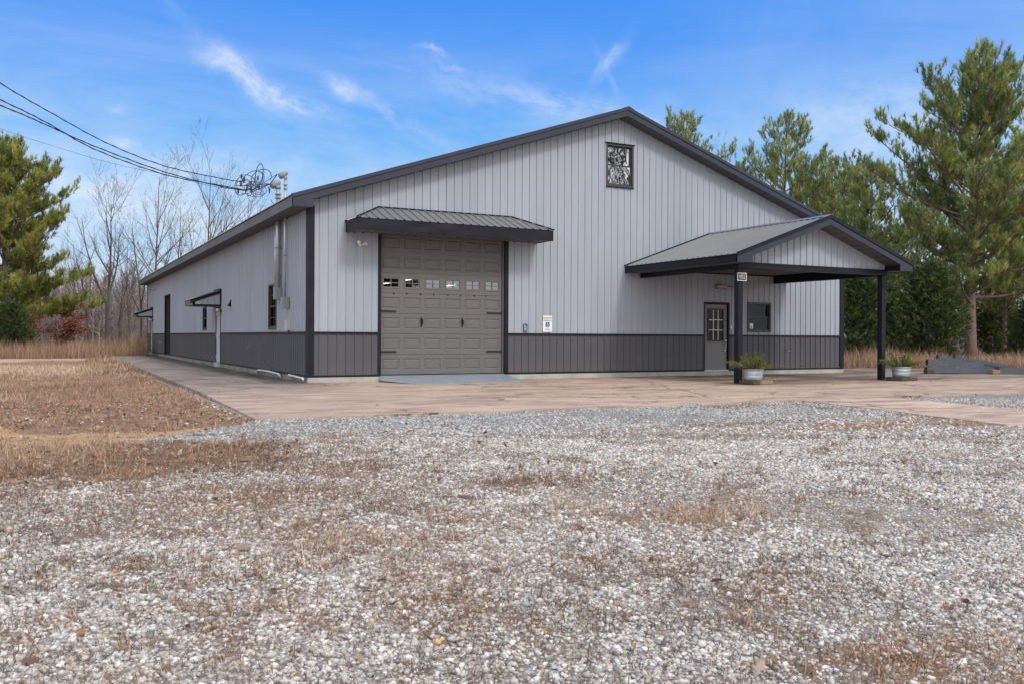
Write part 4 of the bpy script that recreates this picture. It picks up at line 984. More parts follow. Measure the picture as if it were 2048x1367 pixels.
def stones_band(n, za, zb, s0, s1):
    global soff
    tv, tf = icosphere(1)
    Z = np.sqrt(RNG.uniform(za*za, zb*zb, n)); La = RNG.uniform(-.60, .60, n)
    x = CAM.x+FV.x*Z+RV.x*Z*La; y = CAM.y+FV.y*Z+RV.y*Z*La
    g = lut(x, y, GC3); k = ~v_slab(x, y) & (RNG.random(n) > g[:, 0]*.62+.36*v_inside(x, y, GP)) & (RNG.random(n) > g[:, 1]*.8)
    x, y, Z, g = x[k], y[k], Z[k], g[k]
    fn = vnoise(x+.45*y, y*.35, .9, 31)+.6*vnoise(x, y, 2.6, 33); k = RNG.random(len(x)) > np.clip(fn*1.1, 0, .62); x, y, Z, g, fn = x[k], y[k], Z[k], g[k], fn[k]; n = len(x); h = lut(x, y, GZ)
    s = np.minimum(.024, np.exp(RNG.normal(0, .30, n))*(1-.25*np.clip(fn, -.6, 1))*(s0+(s1-s0)*(Z-za)/(zb-za)))
    sc = np.stack([s*RNG.uniform(.85, 1.35, n), s*RNG.uniform(.65, 1.0, n), s*RNG.uniform(.40, .75, n)], 1)
    v = tv[None]*(1+RNG.normal(0, .17, (n, len(tv), 1)))*sc[:, None]
    a = RNG.uniform(0, 6.28, n); t = RNG.normal(0, .3, n); ca, sa, ct, st = np.cos(a), np.sin(a), np.cos(t), np.sin(t)
    y1 = v[:, :, 1]*ct[:, None]-v[:, :, 2]*st[:, None]; z1 = v[:, :, 1]*st[:, None]+v[:, :, 2]*ct[:, None]; x1 = v[:, :, 0]
    X = x1*ca[:, None]-y1*sa[:, None]+x[:, None]; Y = x1*sa[:, None]+y1*ca[:, None]+y[:, None]; Zz = z1+(h+sc[:, 2]*RNG.uniform(.1, .8, n))[:, None]
    c = stone_cols[RNG.choice(len(stone_cols), n, p=stone_p)]*RNG.uniform(.82, 1.18, (n, 1))*np.array((1.05, 1.03, 1.02)); b_ = g[:, 2:3]*.5
    c = c*(1-b_)+np.array((.29, .31, .335))*b_
    SV.append(np.stack([X, Y, Zz], 2).reshape(-1, 3)); SCc.append(np.repeat(c, len(tv), 0))
    SF.append((tf[None]+(np.arange(n)*len(tv)+soff)[:, None, None]).ravel()); soff += n*len(tv)
stones_band(62000, 2.6, 5.2, .0088, .0094)
stones_band(122000, 5.2, 10.5, .0098, .0128)
stones_band(45000, 10.5, 18, .0150, .020)
tag(np_mesh('gravel_stones', np.concatenate(SV), np.concatenate(SF), 3, M_PEB, None, np.concatenate(SCc), False), kind='stuff')

def blade_mesh(name, m, x, y, z, h, w, el, ci, cols, curl=.5):
    n = len(x); a = RNG.uniform(0, 6.28, n); d = np.stack([np.cos(a), np.sin(a), np.zeros(n)], 1); sd = np.stack([-np.sin(a), np.cos(a), np.zeros(n)], 1)*w[:, None]
    p0 = np.stack([x, y, z], 1); e1 = el; e2 = np.maximum(-.25, e1-curl*RNG.uniform(.4, 1.5, n))
    up3 = np.array([0, 0, 1.])
    p1 = p0+d*(h*.5*np.cos(e1))[:, None]+up3*(h*.5*np.sin(e1))[:, None]; p2 = p1+d*(h*.5*np.cos(e2))[:, None]+up3*(h*.5*np.sin(e2))[:, None]
    V = np.stack([p0-sd, p0+sd, p1-sd*.75, p1+sd*.75, p2], 1).reshape(-1, 3)
    F = (np.array([0, 1, 3, 0, 3, 2, 2, 3, 4])[None]+(np.arange(n)*5)[:, None]).ravel()
    c = np.array(cols)[ci]*RNG.uniform(.72, 1.22, (n, 1)); C = np.repeat(c[:, None], 5, 1)
    return tag(np_mesh(name, V, F, 3, m, None, C.reshape(-1, 3)), kind='stuff')
DRY = [(.58, .43, .29), (.48, .33, .22), (.33, .21, .14), (.66, .52, .37), (.47, .26, .16), (.54, .41, .32), (.20, .13, .09), (.42, .32, .14)]
def dead_grass():
    # clumps: every blade belongs to a tuft; loose straw lies between them
    n = 40000; Z = np.where(RNG.random(n) < .66, np.sqrt(RNG.uniform(2.6**2, 11**2, n)), np.sqrt(RNG.uniform(9**2, 24**2, n))); La = RNG.uniform(-.60, .60, n)
    x = CAM.x+FV.x*Z+RV.x*Z*La; y = CAM.y+FV.y*Z+RV.y*Z*La; g = lut(x, y, GC3); ins = g[:, 0]+.5*vnoise(x, y, 2.2, 44)+RNG.normal(0, .10, n) > .80
    band = np.clip((-.5-x)/3.5, 0, 1)*np.clip((-11-y)/2, 0, 1)*.22
    pr = np.where(ins, .95, .13+band+.85*g[:, 0]**1.2)*(1-.96*g[:, 1]); k = (RNG.random(n) < pr) & ~v_slab(x, y)
    x, y, Z, ins, g = x[k], y[k], Z[k], ins[k], g[k]; n = len(x)
    m_ = RNG.integers(5, 17, n); idx = np.repeat(np.arange(n), m_); N = len(idx); r = RNG.uniform(.015, .085, n)[idx]
    X = x[idx]+RNG.normal(0, 1, N)*r; Y = y[idx]+RNG.normal(0, 1, N)*r; k = ~v_slab(X, Y); X, Y, idx = X[k], Y[k], idx[k]; N = len(X)
    I = ins[idx]; tall = RNG.gamma(1.1, .95, n)[idx]; Zi = Z[idx]
    pn = vnoise(x, y, .55, 21)+.5*vnoise(x, y, 1.8, 22)
    h = np.where(I, RNG.uniform(.035, .11, N)*(.45+.6*tall)*(1+.5*np.clip(pn[idx], -.6, 1)), RNG.uniform(.025, .060, N)*(.6+.5*tall)); flat = (RNG.random(n) < .55)[idx]
    el = np.where(flat, RNG.uniform(-.02, .45, N), RNG.uniform(.35, 1.35, N)); lod = 1+np.maximum(0, Zi-7)*.07
    sel = np.clip(((pn+.55)/1.1*5+RNG.normal(0, .9, n)).astype(int), 0, 5); tc_ = np.array([6, 6, 2, 4, 1, 3])[sel][idx]; tc_ = np.where(RNG.random(len(idx)) < .12, 0, tc_); ci = np.where(RNG.random(N) < .7, tc_, RNG.choice(7, N))
    DRY2 = DRY+[tuple(k*q for k, q in zip(c_, (.72, .72, .74))) for c_ in DRY]; ci = np.where(I, ci, ci+8)
    blade_mesh('dead_grass', M_LEAF, X, Y, lut(X, Y, GZ)+np.where(I, .002, .010), h*lod**.4, RNG.uniform(.0010, .0021, N)*lod, el, ci, DRY2, .8)
dead_grass()
def field_grass():
    n = 90000; Z = 16+RNG.uniform(0, 1, n)**.8*38; La = RNG.uniform(-.60, -.15, n)
    x = CAM.x+FV.x*Z+RV.x*Z*La; y = CAM.y+FV.y*Z+RV.y*Z*La; k = (x < -2.98+.013*np.maximum(0, y)) & ~((y > 27) & (y < 31.8)) & (y < 38); x, y, Z = x[k], y[k], Z[k]; n = len(x)
    s_ = lambda a, b, t: np.clip((t-a)/(b-a), 0, 1); pale = s_(8, 13, y)*s_(23, 19, y)*s_(-3.6, -4.8, x); edge = s_(-4.6, -3.2, x)*s_(4, 16, y)
    vn = vnoise(x, y, 1.1, 4); k = RNG.random(n) < .35+.9*pale+.8*edge+vn*.7; x, y, Z, pale, edge, vn = (q[k] for q in (x, y, Z, pale, edge, vn)); n = len(x)
    h = RNG.uniform(.04, .13, n)*(1+1.0*pale+1.8*edge)*(1+.6*vn); P_ = np.clip(pale+.25*edge, 0, 1)
    v2 = vnoise(x, y, .45, 17)+.5*vnoise(x, y, 1.5, 18); sel = np.clip(((v2+.5)*4+RNG.normal(0, .8, n)).astype(int), 0, 4)
    ci = np.where(RNG.random(n) < P_, RNG.choice([3, 0, 3], n), np.array([2, 4, 1, 5, 0])[sel])
    blade_mesh('field_grass', M_LEAF, x, y, lut(x, y, GZ)-.002, h, .0032*(1+.03*Z), RNG.uniform(.3, 1.45, n), ci, [(.54, .39, .27), (.43, .30, .21), (.30, .20, .14), (.70, .58, .42), (.44, .25, .16), (.53, .37, .28), (.15, .1, .08), (.2, .2, .1)], .7)
field_grass()
TALL = [(.42, .27, .185), (.48, .33, .23), (.33, .195, .13), (.53, .41, .30), (.27, .165, .12)]
def tall_grass():
    A = []
    for _ in range(46000):
        if RNG.random() < .62:
            u = RNG.uniform(-160, 300); Z = 45+RNG.uniform(0, 1)**1.5*16+sm(120, 290, u)*5.5; h = RNG.uniform(.45, 1.15); p = at(u, Z)
            h *= (1+.75*noise.noise(Vector((p.x*.7, p.y*.7, 3)))+.35*noise.noise(Vector((p.x*2.4, p.y*2.4, 8))))
            if u > 262 and u < 296: h *= 1.5
            if p.y < 31.6 or p.x > -.6 and p.y < 39.3: continue
        else:
            u = RNG.uniform(1686, 2200); Z = 35.5+(u-1690)*.002+RNG.uniform(0, 1)**1.6*9; p = at(u, Z)
            h = RNG.uniform(.3, 1.0)*(1+.9*noise.noise(Vector((p.x*.9, p.y*.9, 3)))+.4*noise.noise(Vector((p.x*3, p.y*3, 8))))*(.75 if u > 1850 else 1)
        A.append((p.x, p.y, h))
    A = np.array(A); n = len(A)
    blade_mesh('tall_grass', M_LEAF, A[:, 0], A[:, 1], np.full(n, -.28), A[:, 2], RNG.uniform(.004, .010, n), RNG.uniform(1.1, 1.65, n), RNG.choice(5, n, p=[.28, .24, .2, .16, .12]), TALL, .45)
tall_grass()

# fallen oak leaves: lobed, curled
def leaves():
    V = []; F = []; C = []; o = 0
    prof = [(0, .02), (.12, .10), (.22, .26), (.32, .14), (.45, .34), (.56, .17), (.68, .30), (.78, .14), (.9, .16), (1.0, .0)]
    n = 0
    while n < 2100:
        Z = math.sqrt(RNG.uniform(2.7**2, 17**2)); la = RNG.uniform(-.6, .6); x, y = cam_xy(Z, la)
        if on_slab(x, y): 
            if RNG.random() > .01: continue
        g = inside(x, y, GP)
        if orange(x, y) > .4 and RNG.random() < .8: continue
        if RNG.random() > (.8 if g else .05+.10*debris(x, y)): continue
        n += 1; s = RNG.uniform(.035, .085); a = RNG.uniform(0, 6.28); cur = RNG.uniform(-.5, .9); tilt = RNG.normal(0, .35)
        R = np.array(Matrix.Rotation(a, 3, 'Z') @ Matrix.Rotation(tilt, 3, 'Y') @ Matrix.Rotation(RNG.normal(0, .35), 3, 'X'))
        z = (-.155 if on_slab(x, y) else gh(x, y)+.012)+RNG.uniform(0, .02)
        P = []
        for t, w in prof:
            zc = cur*s*((t-.5)**2); wz_ = abs(w)*s*.45*cur
            P += [((t-.5)*s, w*s, zc+wz_), ((t-.5)*s, 0, zc), ((t-.5)*s, -w*s, zc+wz_)]
        P = np.array(P)@R.T+np.array([x, y, z]); V.append(P)
        for i in range(len(prof)-1):
            for k in (0, 1): F += [o+i*3+k, o+i*3+k+1, o+i*3+4+k, o+i*3+k, o+i*3+4+k, o+i*3+3+k]
        o += len(P)
        c = np.array([(.27, .165, .12), (.34, .24, .18), (.22, .125, .09), (.42, .32, .25), (.36, .16, .09), (.17, .10, .08)][RNG.choice(6, p=[.28, .25, .17, .15, .05, .10])])*RNG.uniform(.8, 1.2)
        C.append(np.repeat(c[None], len(P), 0))
    return tag(np_mesh('fallen_leaves', np.concatenate(V), np.array(F), 3, M_LEAF, None, np.concatenate(C)), kind='stuff')
leaves()

# ================================================================== trees
def limb_path(p, d, ln, up_, wig, n, rr):
    pts = [Vector(p)]; d = Vector(d).normalized()
    for i in range(n):
        d = (d+Vector((0, 0, up_/n))+Vector((rr.gauss(0, wig), rr.gauss(0, wig), rr.gauss(0, wig*.6)))).normalized()
        pts.append(pts[-1]+d*ln/n)
    return pts, d
def tufts(T, rng, n_need, nl, nw, cols):
    # T: (pos, dir, size, colour index)
    P = np.array([t[0] for t in T]); D = np.array([t[1] for t in T]); S = np.array([t[2] for t in T]); n = len(T)
    Dn = D/np.linalg.norm(D, axis=1, keepdims=True)
    base = P[:, None]+Dn[:, None]*(rng.uniform(-.4, .5, (n, n_need, 1)))*(S[:, None, None]*nl)
    dr = Dn[:, None]*1.0+rng.normal(0, .46, (n, n_need, 3)); dr /= np.linalg.norm(dr, axis=2, keepdims=True)
    side = np.cross(dr, rng.normal(0, 1, (n, n_need, 3))); side /= np.linalg.norm(side, axis=2, keepdims=True)+1e-9
    ln = (rng.uniform(.75, 1.2, (n, n_need, 1))*nl)*S[:, None, None]; w = nw*S[:, None, None]
    V = np.stack([base-side*w, base+side*w, base+dr*ln], 2).reshape(-1, 3)
    cc = np.array(cols)[[t[3] for t in T]]*rng.uniform(.68, 1.3, (n, 1))
    cc = np.repeat(cc[:, None], n_need, 1)*rng.uniform(.8, 1.25, (n, n_need, 1))
    C = np.repeat(cc.reshape(-1, 1, 3), 3, 1); C[:, 2] *= 1.2
    return V, C.reshape(-1, 3)
PINE_G = [(.22, .27, .085), (.29, .34, .105), (.15, .21, .075), (.38, .41, .14), (.32, .25, .12)]
PINE_Y = [(.26, .28, .07), (.35, .36, .09), (.18, .22, .06), (.43, .42, .12), (.34, .28, .10)]  # pine greens with the warmth of sunlight mixed into the colour
def pine_data(seed, H, cb, R, r0, cols, dens=1.0, open_top=0.0, lowdroop=.0, bend=.3, nl=.24):
    rr = random.Random(seed); rng = np.random.default_rng(seed)
    tr = MB(); n = 12; trunk = []
    ph = rr.uniform(0, 6.28)
    for i in range(n+1):
        t = i/n; trunk.append(Vector((bend*math.sin(t*2.6+ph)*t, bend*math.cos(t*2.1+ph)*t, H*t)))
    tr.tube(trunk, [max(.02, r0*(1-.93*(i/n)**.9)) for i in range(n+1)], 10)
    def tp(z):
        f = max(0, min(n-1e-6, z/H*n)); i = int(f); return trunk[i].lerp(trunk[i+1], f-i)
    T = []; nlimb = int((H-cb)*6.2)
    for k in range(nlimb):
        t = (k+rr.random())/nlimb; z = cb+(H-cb)*t*.985
        prof = min((1-t)**.5, (1-t)*2.1)*(.70+.30*math.sin(min(1, t*3.2)*PI/2)); ln = R*max(.10, prof)*rr.choice((.45, .62, .8, .95, 1.03))
        a = k*2.4+rr.uniform(-.5, .5); el = -.05-lowdroop*(1-t)+t*.75+rr.uniform(-.12, .15)
        d = Vector((math.cos(a)*math.cos(el), math.sin(a)*math.cos(el), math.sin(el)))
        pts, de = limb_path(tp(z), d, ln, .55-.25*t+open_top*t, .07, 6, rr)
        rl = max(.012, min(.1, r0*.42*(1-t*.7)*(ln/R)**.6))
        tr.tube(pts, [rl*(1-.82*i/6) for i in range(7)], 5, False)
        nsub = max(2, int(ln*5.2*dens))
        for j in range(nsub):
            s = rr.uniform(.16, 1.0) if j else 1.0; f = s*6; i = min(5, int(f)); p = pts[i].lerp(pts[i+1], f-i); dd = (pts[i+1]-pts[i]).normalized()
            sd = dd.cross(Vector((0, 0, 1))).normalized()*rr.choice((-1, 1))
            d2 = (dd*rr.uniform(.3, .9)+sd*rr.uniform(.3, 1.1)*(0 if s == 1.0 else 1)+Vector((0, 0, rr.uniform(-.15, .75)))).normalized()
            l2 = rr.uniform(.3, 1.25)*(.45+.55*(1-s)+.2)*min(1.3, ln*.5+.35)
            p2, d3 = limb_path(p, d2, l2, .5, .1, 3, rr); tr.tube(p2, [.012, .010, .008, .006], 3, False)
            q = max(2, int(l2*5.6*dens)); ci = rr.choice((0, 0, 1, 1, 2, 2, 3)) if rr.random() < .97 else 4
            for m_ in range(q):
                tt = .35+.65*(m_+rr.random()*.6)/q; ff = tt*3; ii = min(2, int(ff)); pp = p2[ii].lerp(p2[ii+1], ff-ii)+Vector((rr.gauss(0, .09), rr.gauss(0, .09), rr.gauss(0, .07)))
                up2 = (d3*.55+Vector((rr.gauss(0, .25), rr.gauss(0, .25), .85))).normalized()
                T.append((tuple(pp), tuple(up2), rr.uniform(.75, 1.15), ci))
    for k in range(7): T.append((tuple(trunk[-1]+Vector((rr.gauss(0, .12), rr.gauss(0, .12), rr.uniform(-.5, .1)))), (rr.gauss(0, .2), rr.gauss(0, .2), 1), 1.1, 1))
    V, C = tufts(T, rng, 22, nl*1.12, .0140, cols)
    mt_ = bpy.data.meshes.new('trunk'); mt_.from_pydata(tr.v, [], tr.f); mt_.materials.append(M_BARK); mt_.polygons.foreach_set('use_smooth', [True]*len(mt_.polygons))
    cr = np_mesh('crown_tmp', V, np.arange(len(V)), 3, M_NEEDLE, None, C); mc = cr.data; bpy.data.objects.remove(cr); mc.name = 'crown'
    print('pine', seed, len(T), 'tufts'); return mt_, mc
def place_tree(name, data, loc, rz, sc, label, cat, group=None, parts=('trunk', 'crown')):
    e = empty(name, loc, label, cat, group); e.rotation_euler.z = rz; e.scale = sc if hasattr(sc, '__len__') else (sc,)*3
    for nm, me in zip(parts, data):
        if me is None: continue
        o = bpy.data.objects.new(nm, me); COL.objects.link(o); o.parent = e
    return e
pA = pine_data(21, 14.7, 2.9, 7.6, .30, PINE_G, 1.25, .3, .0, .35)      # the big one on the right
pB = pine_data(22, 14.5, 3.6, 5.4, .22, PINE_G, .85, .45)
pC = pine_data(23, 13.6, 3.0, 5.8, .20, PINE_G, .85, .3)
pD = pine_data(24, 13.0, 1.5, 6.6, .22, PINE_Y, 1.6, .2, .02, .2)      # one on the left, sunlight put into its needle colours
GR = 'pine trees behind the pad'; z0 = -.3
place_tree('pine_tree', pA, at(1942, 44, z0), 0.9, 1.0, 'tallest pine on the right, standing clear above the beam pile', 'pine tree', GR)
place_tree('pine_tree', pB, at(1566, 60, z0), 0.3, 1.11, 'pine whose pointed top rises over the right roof slope, second from the ridge', 'pine tree', GR)
place_tree('pine_tree', pB, at(1378, 63, z0), 2.2, 1.16, 'pine top showing nearest the roof ridge', 'pine tree', GR)
place_tree('pine_tree', pC, at(1482, 66, z0), 4.0, 1.02, 'lower pine top between the two pines over the roof slope', 'pine tree', GR)
place_tree('pine_tree', pC, at(1655, 57, z0), 5.1, .93, 'pine just right of the pointed pine, above the porch ridge', 'pine tree', GR)
place_tree('pine_tree', pB, at(1748, 52, z0), 1.5, (.95, .95, .78), 'pine standing over the right end of the porch roof', 'pine tree', GR)
place_tree('pine_tree', pC, at(2008, 53, z0), 3.0, (.8, .8, .85), 'dark trunked pine behind and right of the tallest pine', 'pine tree', GR)
place_tree('pine_tree', pC, at(1835, 60, z0), .4, (.85, .85, .80), 'pine behind and left of the tallest pine', 'pine tree', GR)
place_tree('pine_tree', pB, at(1612, 68, z0), 3.9, 1.02, 'pine crown filling the gap right behind the pointed pine', 'pine tree', GR)
place_tree('pine_tree', pC, at(1425, 70, z0), 1.1, 1.08, 'pine crown behind the roof slope just right of the one nearest the ridge', 'pine tree', GR)
place_tree('pine_tree', pC, at(1705, 64, z0), 2.3, .98, 'pine crown behind the porch ridge, farther back than its neighbours', 'pine tree', GR)
place_tree('pine_tree', pB, at(2110, 50, z0), 1.0, (1.0, 1.0, .95), 'pine at the very right edge of the view', 'pine tree', GR)
place_tree('pine_tree', pD, at(8, 54, z0), 2.4, (1.0, 1.0, .985), 'yellow green pine with long low limbs at the left edge', 'pine tree')
place_tree('pine_tree', pD, at(-150, 60, z0), 5.0, 1.0, 'pine mostly out of view beyond the left edge', 'pine tree')

def cedar_data(seed, H, R, cols, n=15000, waist=.25):
    rr = random.Random(seed); rng = np.random.default_rng(seed)
    tr = MB(); tr.tube([(0, 0, 0), (.03, 0, H*.5), (0, .03, H*.96)], [.11, .07, .015], 7)
    T = []
    nb = 210
    for k in range(nb):
        t = rr.random()**.85; z = .25+t*(H-.3); pr = (min(1, (t+.12)/waist))**.6*(1-t)**.62; ln = R*max(.08, pr)*rr.uniform(.65, 1.15)
        a = rr.uniform(0, 6.28); el = .15+.6*t; d = Vector((math.cos(a)*math.cos(el), math.sin(a)*math.cos(el), math.sin(el)))
        pts, de = limb_path((0, 0, z), d, ln, .5, .07, 4, rr)
        if k % 2: tr.tube(pts, [.02, .015, .01, .008, .005], 3, False)
        for j in range(int(6+ln*12)):
            s = rr.uniform(.12, 1.0)**.7; f = s*4; i = min(3, int(f)); p = pts[i].lerp(pts[i+1], f-i)
            sp_ = .10+.18*s
            T.append((tuple(p+Vector((rr.gauss(0, sp_), rr.gauss(0, sp_), rr.gauss(0, sp_*.7)))), (d.x+rr.gauss(0, .3), d.y+rr.gauss(0, .3), .7), rr.uniform(.7, 1.2), rr.choice((0, 0, 1, 2))))
    V, C = tufts(T, rng, 11, .19, .022, cols)
    mt_ = bpy.data.meshes.new('trunk'); mt_.from_pydata(tr.v, [], tr.f); mt_.materials.append(M_BARK)
    cr = np_mesh('crown_tmp', V, np.arange(len(V)), 3, M_NEEDLE, None, C); mc = cr.data; bpy.data.objects.remove(cr); mc.name = 'crown'
    return mt_, mc
CED = [(.085, .12, .045), (.13, .17, .06), (.055, .085, .036)]
cA = cedar_data(31, 4.9, 2.3, CED); cB = cedar_data(32, 5.6, 1.35, CED)
GC = 'dark cedars below the pines'
place_tree('cedar_tree', cA, at(1862, 41.5, z0), 1.0, (1.05, 1.05, .95), 'broad dark cedar between the far porch post and the big pine trunk', 'cedar', GC)
place_tree('cedar_tree', cB, at(1716, 43, z0), 2.0, (1.0, 1.0, .95), 'narrow dark cedar between the building corner and the far porch post', 'cedar', GC)
place_tree('cedar_tree', cA, at(1990, 57, z0), 3.0, (1.0, 1.0, 1.0), 'dark cedar far behind the two trunks on the right', 'cedar', GC)
place_tree('cedar_tree', cB, at(1785, 52, z0), 3.6, (1.25, 1.25, .75), 'cedar glimpsed just right of the far porch post', 'cedar', GC)
place_tree('cedar_tree', cA, at(2075, 47, z0), .3, (.9, .9, .7), 'dark cedar cut by the right edge of the view', 'cedar', GC)
place_tree('cedar_tree', cA, at(18, 50.5, z0), .8, (.78, .78, .62), 'low dark cedar under the pine at the left edge', 'cedar')
place_tree('cedar_tree', cA, at(-62, 52, z0), 4, (.8, .8, .75), 'dark cedar mostly out of view at the left edge', 'cedar')

def bare_data(seed, H, r0, mat, levels=3, fork=None, kids=(15, 7, 5), spread=.9, up_=.35, minr=.0085):
    rr = random.Random(seed); mb = MB()
    def br(p, d, ln, r, lv):
        n = (9, 6, 4, 3)[lv]; pts, de = limb_path(p, d, ln, up_ if lv else .12, (.045, .09, .12, .16)[lv], n, rr)
        mb.tube(pts, [max(minr*.45, r*.72*(1-.88*i/n)) for i in range(n+1)], (8, 5, 3, 3)[lv], False)
        if lv >= levels: return
        for k in range(kids[lv]):
            t = rr.uniform(.22 if lv else (fork or .28), .98); f = t*n; i = min(n-1, int(f)); q = pts[i].lerp(pts[i+1], f-i); dd = (pts[i+1]-pts[i]).normalized()
            ax = dd.orthogonal().normalized(); ax = (Matrix.Rotation(rr.uniform(0, 6.28), 3, dd) @ ax)
            d2 = (dd*rr.uniform(.55, 1.0)+ax*spread*rr.uniform(.5, 1.0)).normalized()
            br(q, d2, ln*rr.uniform(.30, .55)*(1.15-.55*t), max(minr, r*(1-.85*t)*.6), lv+1)
    br((0, 0, 0), (0, 0, 1), H, r0, 0)
    if fork:
        for a in (0.4, 2.7): br((0, 0, H*fork), (math.cos(a)*.55, math.sin(a)*.55, 1), H*.6, r0*.6, 1)
    me = bpy.data.meshes.new('branches'); me.from_pydata(mb.v, [], mb.f); me.materials.append(mat); return me
bA = bare_data(41, 13.6, .17, M_TWIG, 3, None, (17, 7, 5)); bB = bare_data(42, 10.2, .20, M_TWIG, 3, .33, (11, 8, 5), .85, .5); bC = bare_data(43, 12.5, .15, M_TWIGD, 3, None, (16, 7, 4), .7, .5); bD = bare_data(44, 8.0, .10, M_TWIGD, 3, .3, (9, 6, 4), 1.0, .3)
GB = 'bare trees left of the building'
def bare(me, u, Z, sc, rz, label, grp=GB):
    o = bpy.data.objects.new('bare_tree', me); COL.objects.link(o); o.location = at(u, Z, -.3); o.rotation_euler.z = rz; o.scale = sc if hasattr(sc, '__len__') else (sc,)*3
    return tag(o, label, 'bare tree', grp)
bare(bA, 308, 70, 1.0, .3, 'tall straight bare tree rising behind the far corner of the side eave')
bare(bC, 414, 68, 1.12, 1.9, 'tall bare tree standing behind the side roof midway to the masts')
bare(bB, 213, 60, .98, .6, 'forked bare tree standing free in the tall grass left of the building')
bare(bC, 506, 76, 1.02, 4.0, 'bare tree top showing just left of the service masts')
bare(bA, 352, 78, .92, 2.5, 'slimmer bare tree between the two tallest bare trees')
bare(bC, 262, 74, .74, 3.4, 'bare tree between the forked one and the tallest one')
bare(bD, 178, 66, 1.0, 1.0, 'small bare tree at the tips of the left pine limbs')
bare(bD, 236, 57, .78, 4.4, 'thin crooked bare tree right of the forked one')
bare(bA, 460, 84, .90, 5.5, 'faint bare tree between the tree behind the roof and the masts')
bare(bC, 140, 72, .66, .2, 'bare tree seen through the right side of the left pine')
bare(bD, 282, 60, 1.1, 2.0, 'leaning bare tree close to the far corner of the building')
bare(bD, 48, 56, .62, 2.8, 'pale leafless sapling in front of the dark cedar at left')
bare(bC, 1452, 78, 1.22, 1.2, 'thin bare crown between pine tops above the roof slope', 'bare trees among the right hand pines')
bare(bA, 1700, 70, .7, 3.2, 'bare tree behind the narrow cedar', 'bare trees among the right hand pines')
bare(bC, 2030, 62, .72, .2, 'bare tree behind the trunks at the right edge', 'bare trees among the right hand pines')
# across the yard, behind the camera: what the window panes mirror
bW = bare_data(49, 17, .34, M_TWIGD, 2, None, (24, 10), .9, .35, .05)
GW = 'bare trees mirrored in the gable window'
for lc, rz, lb in (((26.6, -25.2, -.3), 1.2, 'tall bare tree mirrored in the gable window'), ((27.9, -28.2, -.3), 4.2, 'second bare tree mirrored in the gable window, behind the first'), ((24.9, -23.9, -.3), .2, 'third bare tree mirrored in the gable window, nearest the building')):
    bare(bW, 1024, 1, 1.0, rz, lb, GW).location = lc
place_tree('cedar_tree', cA, (15.9, -40, -.3), 0, (1.5, 1.5, 2.4), 'unseen tall cedar added to darken the leftmost garage door windows', 'cedar')  # unseen cedars, added so the left door panes mirror something dark
place_tree('cedar_tree', cA, (13.4, -41, -.3), 2, (1.5, 1.5, 2.3), 'second unseen cedar added to darken the garage door windows', 'cedar')


def oak(u, Z, s, label, seed):
    me = bare_data(seed, 2.9, .06, M_TWIGD, 2, .2, (14, 7), 1.2, .1); rng = np.random.default_rng(seed)
    co = np.array([v.co for v in me.vertices]); sel = co[(co[:, 2] > .5)]; sel = sel[rng.choice(len(sel), 2300)]+rng.normal(0, .10, (2300, 3))*np.array([1.6, 1.6, .6])
    d = rng.normal(0, 1, (2300, 3)); d /= np.linalg.norm(d, axis=1, keepdims=True); s2 = np.cross(d, rng.normal(0, 1, (2300, 3))); s2 /= np.linalg.norm(s2, axis=1, keepdims=True)
    V = np.stack([sel-s2*.035, sel+s2*.035, sel+d*.13], 1).reshape(-1, 3)
    C = np.repeat((np.array([(.27, .09, .055), (.20, .07, .045), (.34, .14, .08)])[rng.integers(0, 3, 2300)]*rng.uniform(.7, 1.3, (2300, 1)))[:, None], 3, 1).reshape(-1, 3)
    o = np_mesh('x', V, np.arange(len(V)), 3, M_LEAF, None, C); mc = o.data; bpy.data.objects.remove(o)
    place_tree('oak_tree', (me, mc), at(u, Z, -.3), 0, s, label, 'oak tree', None, ('branches', 'leaves'))
oak(122, 55, (1.35, 1.35, .95), 'low oak with rusty red leaves in the tall grass at left', 51)
oak(62, 66, (1.0, 1.0, 1.5), 'small red leaved oak seen behind the left pine', 52)

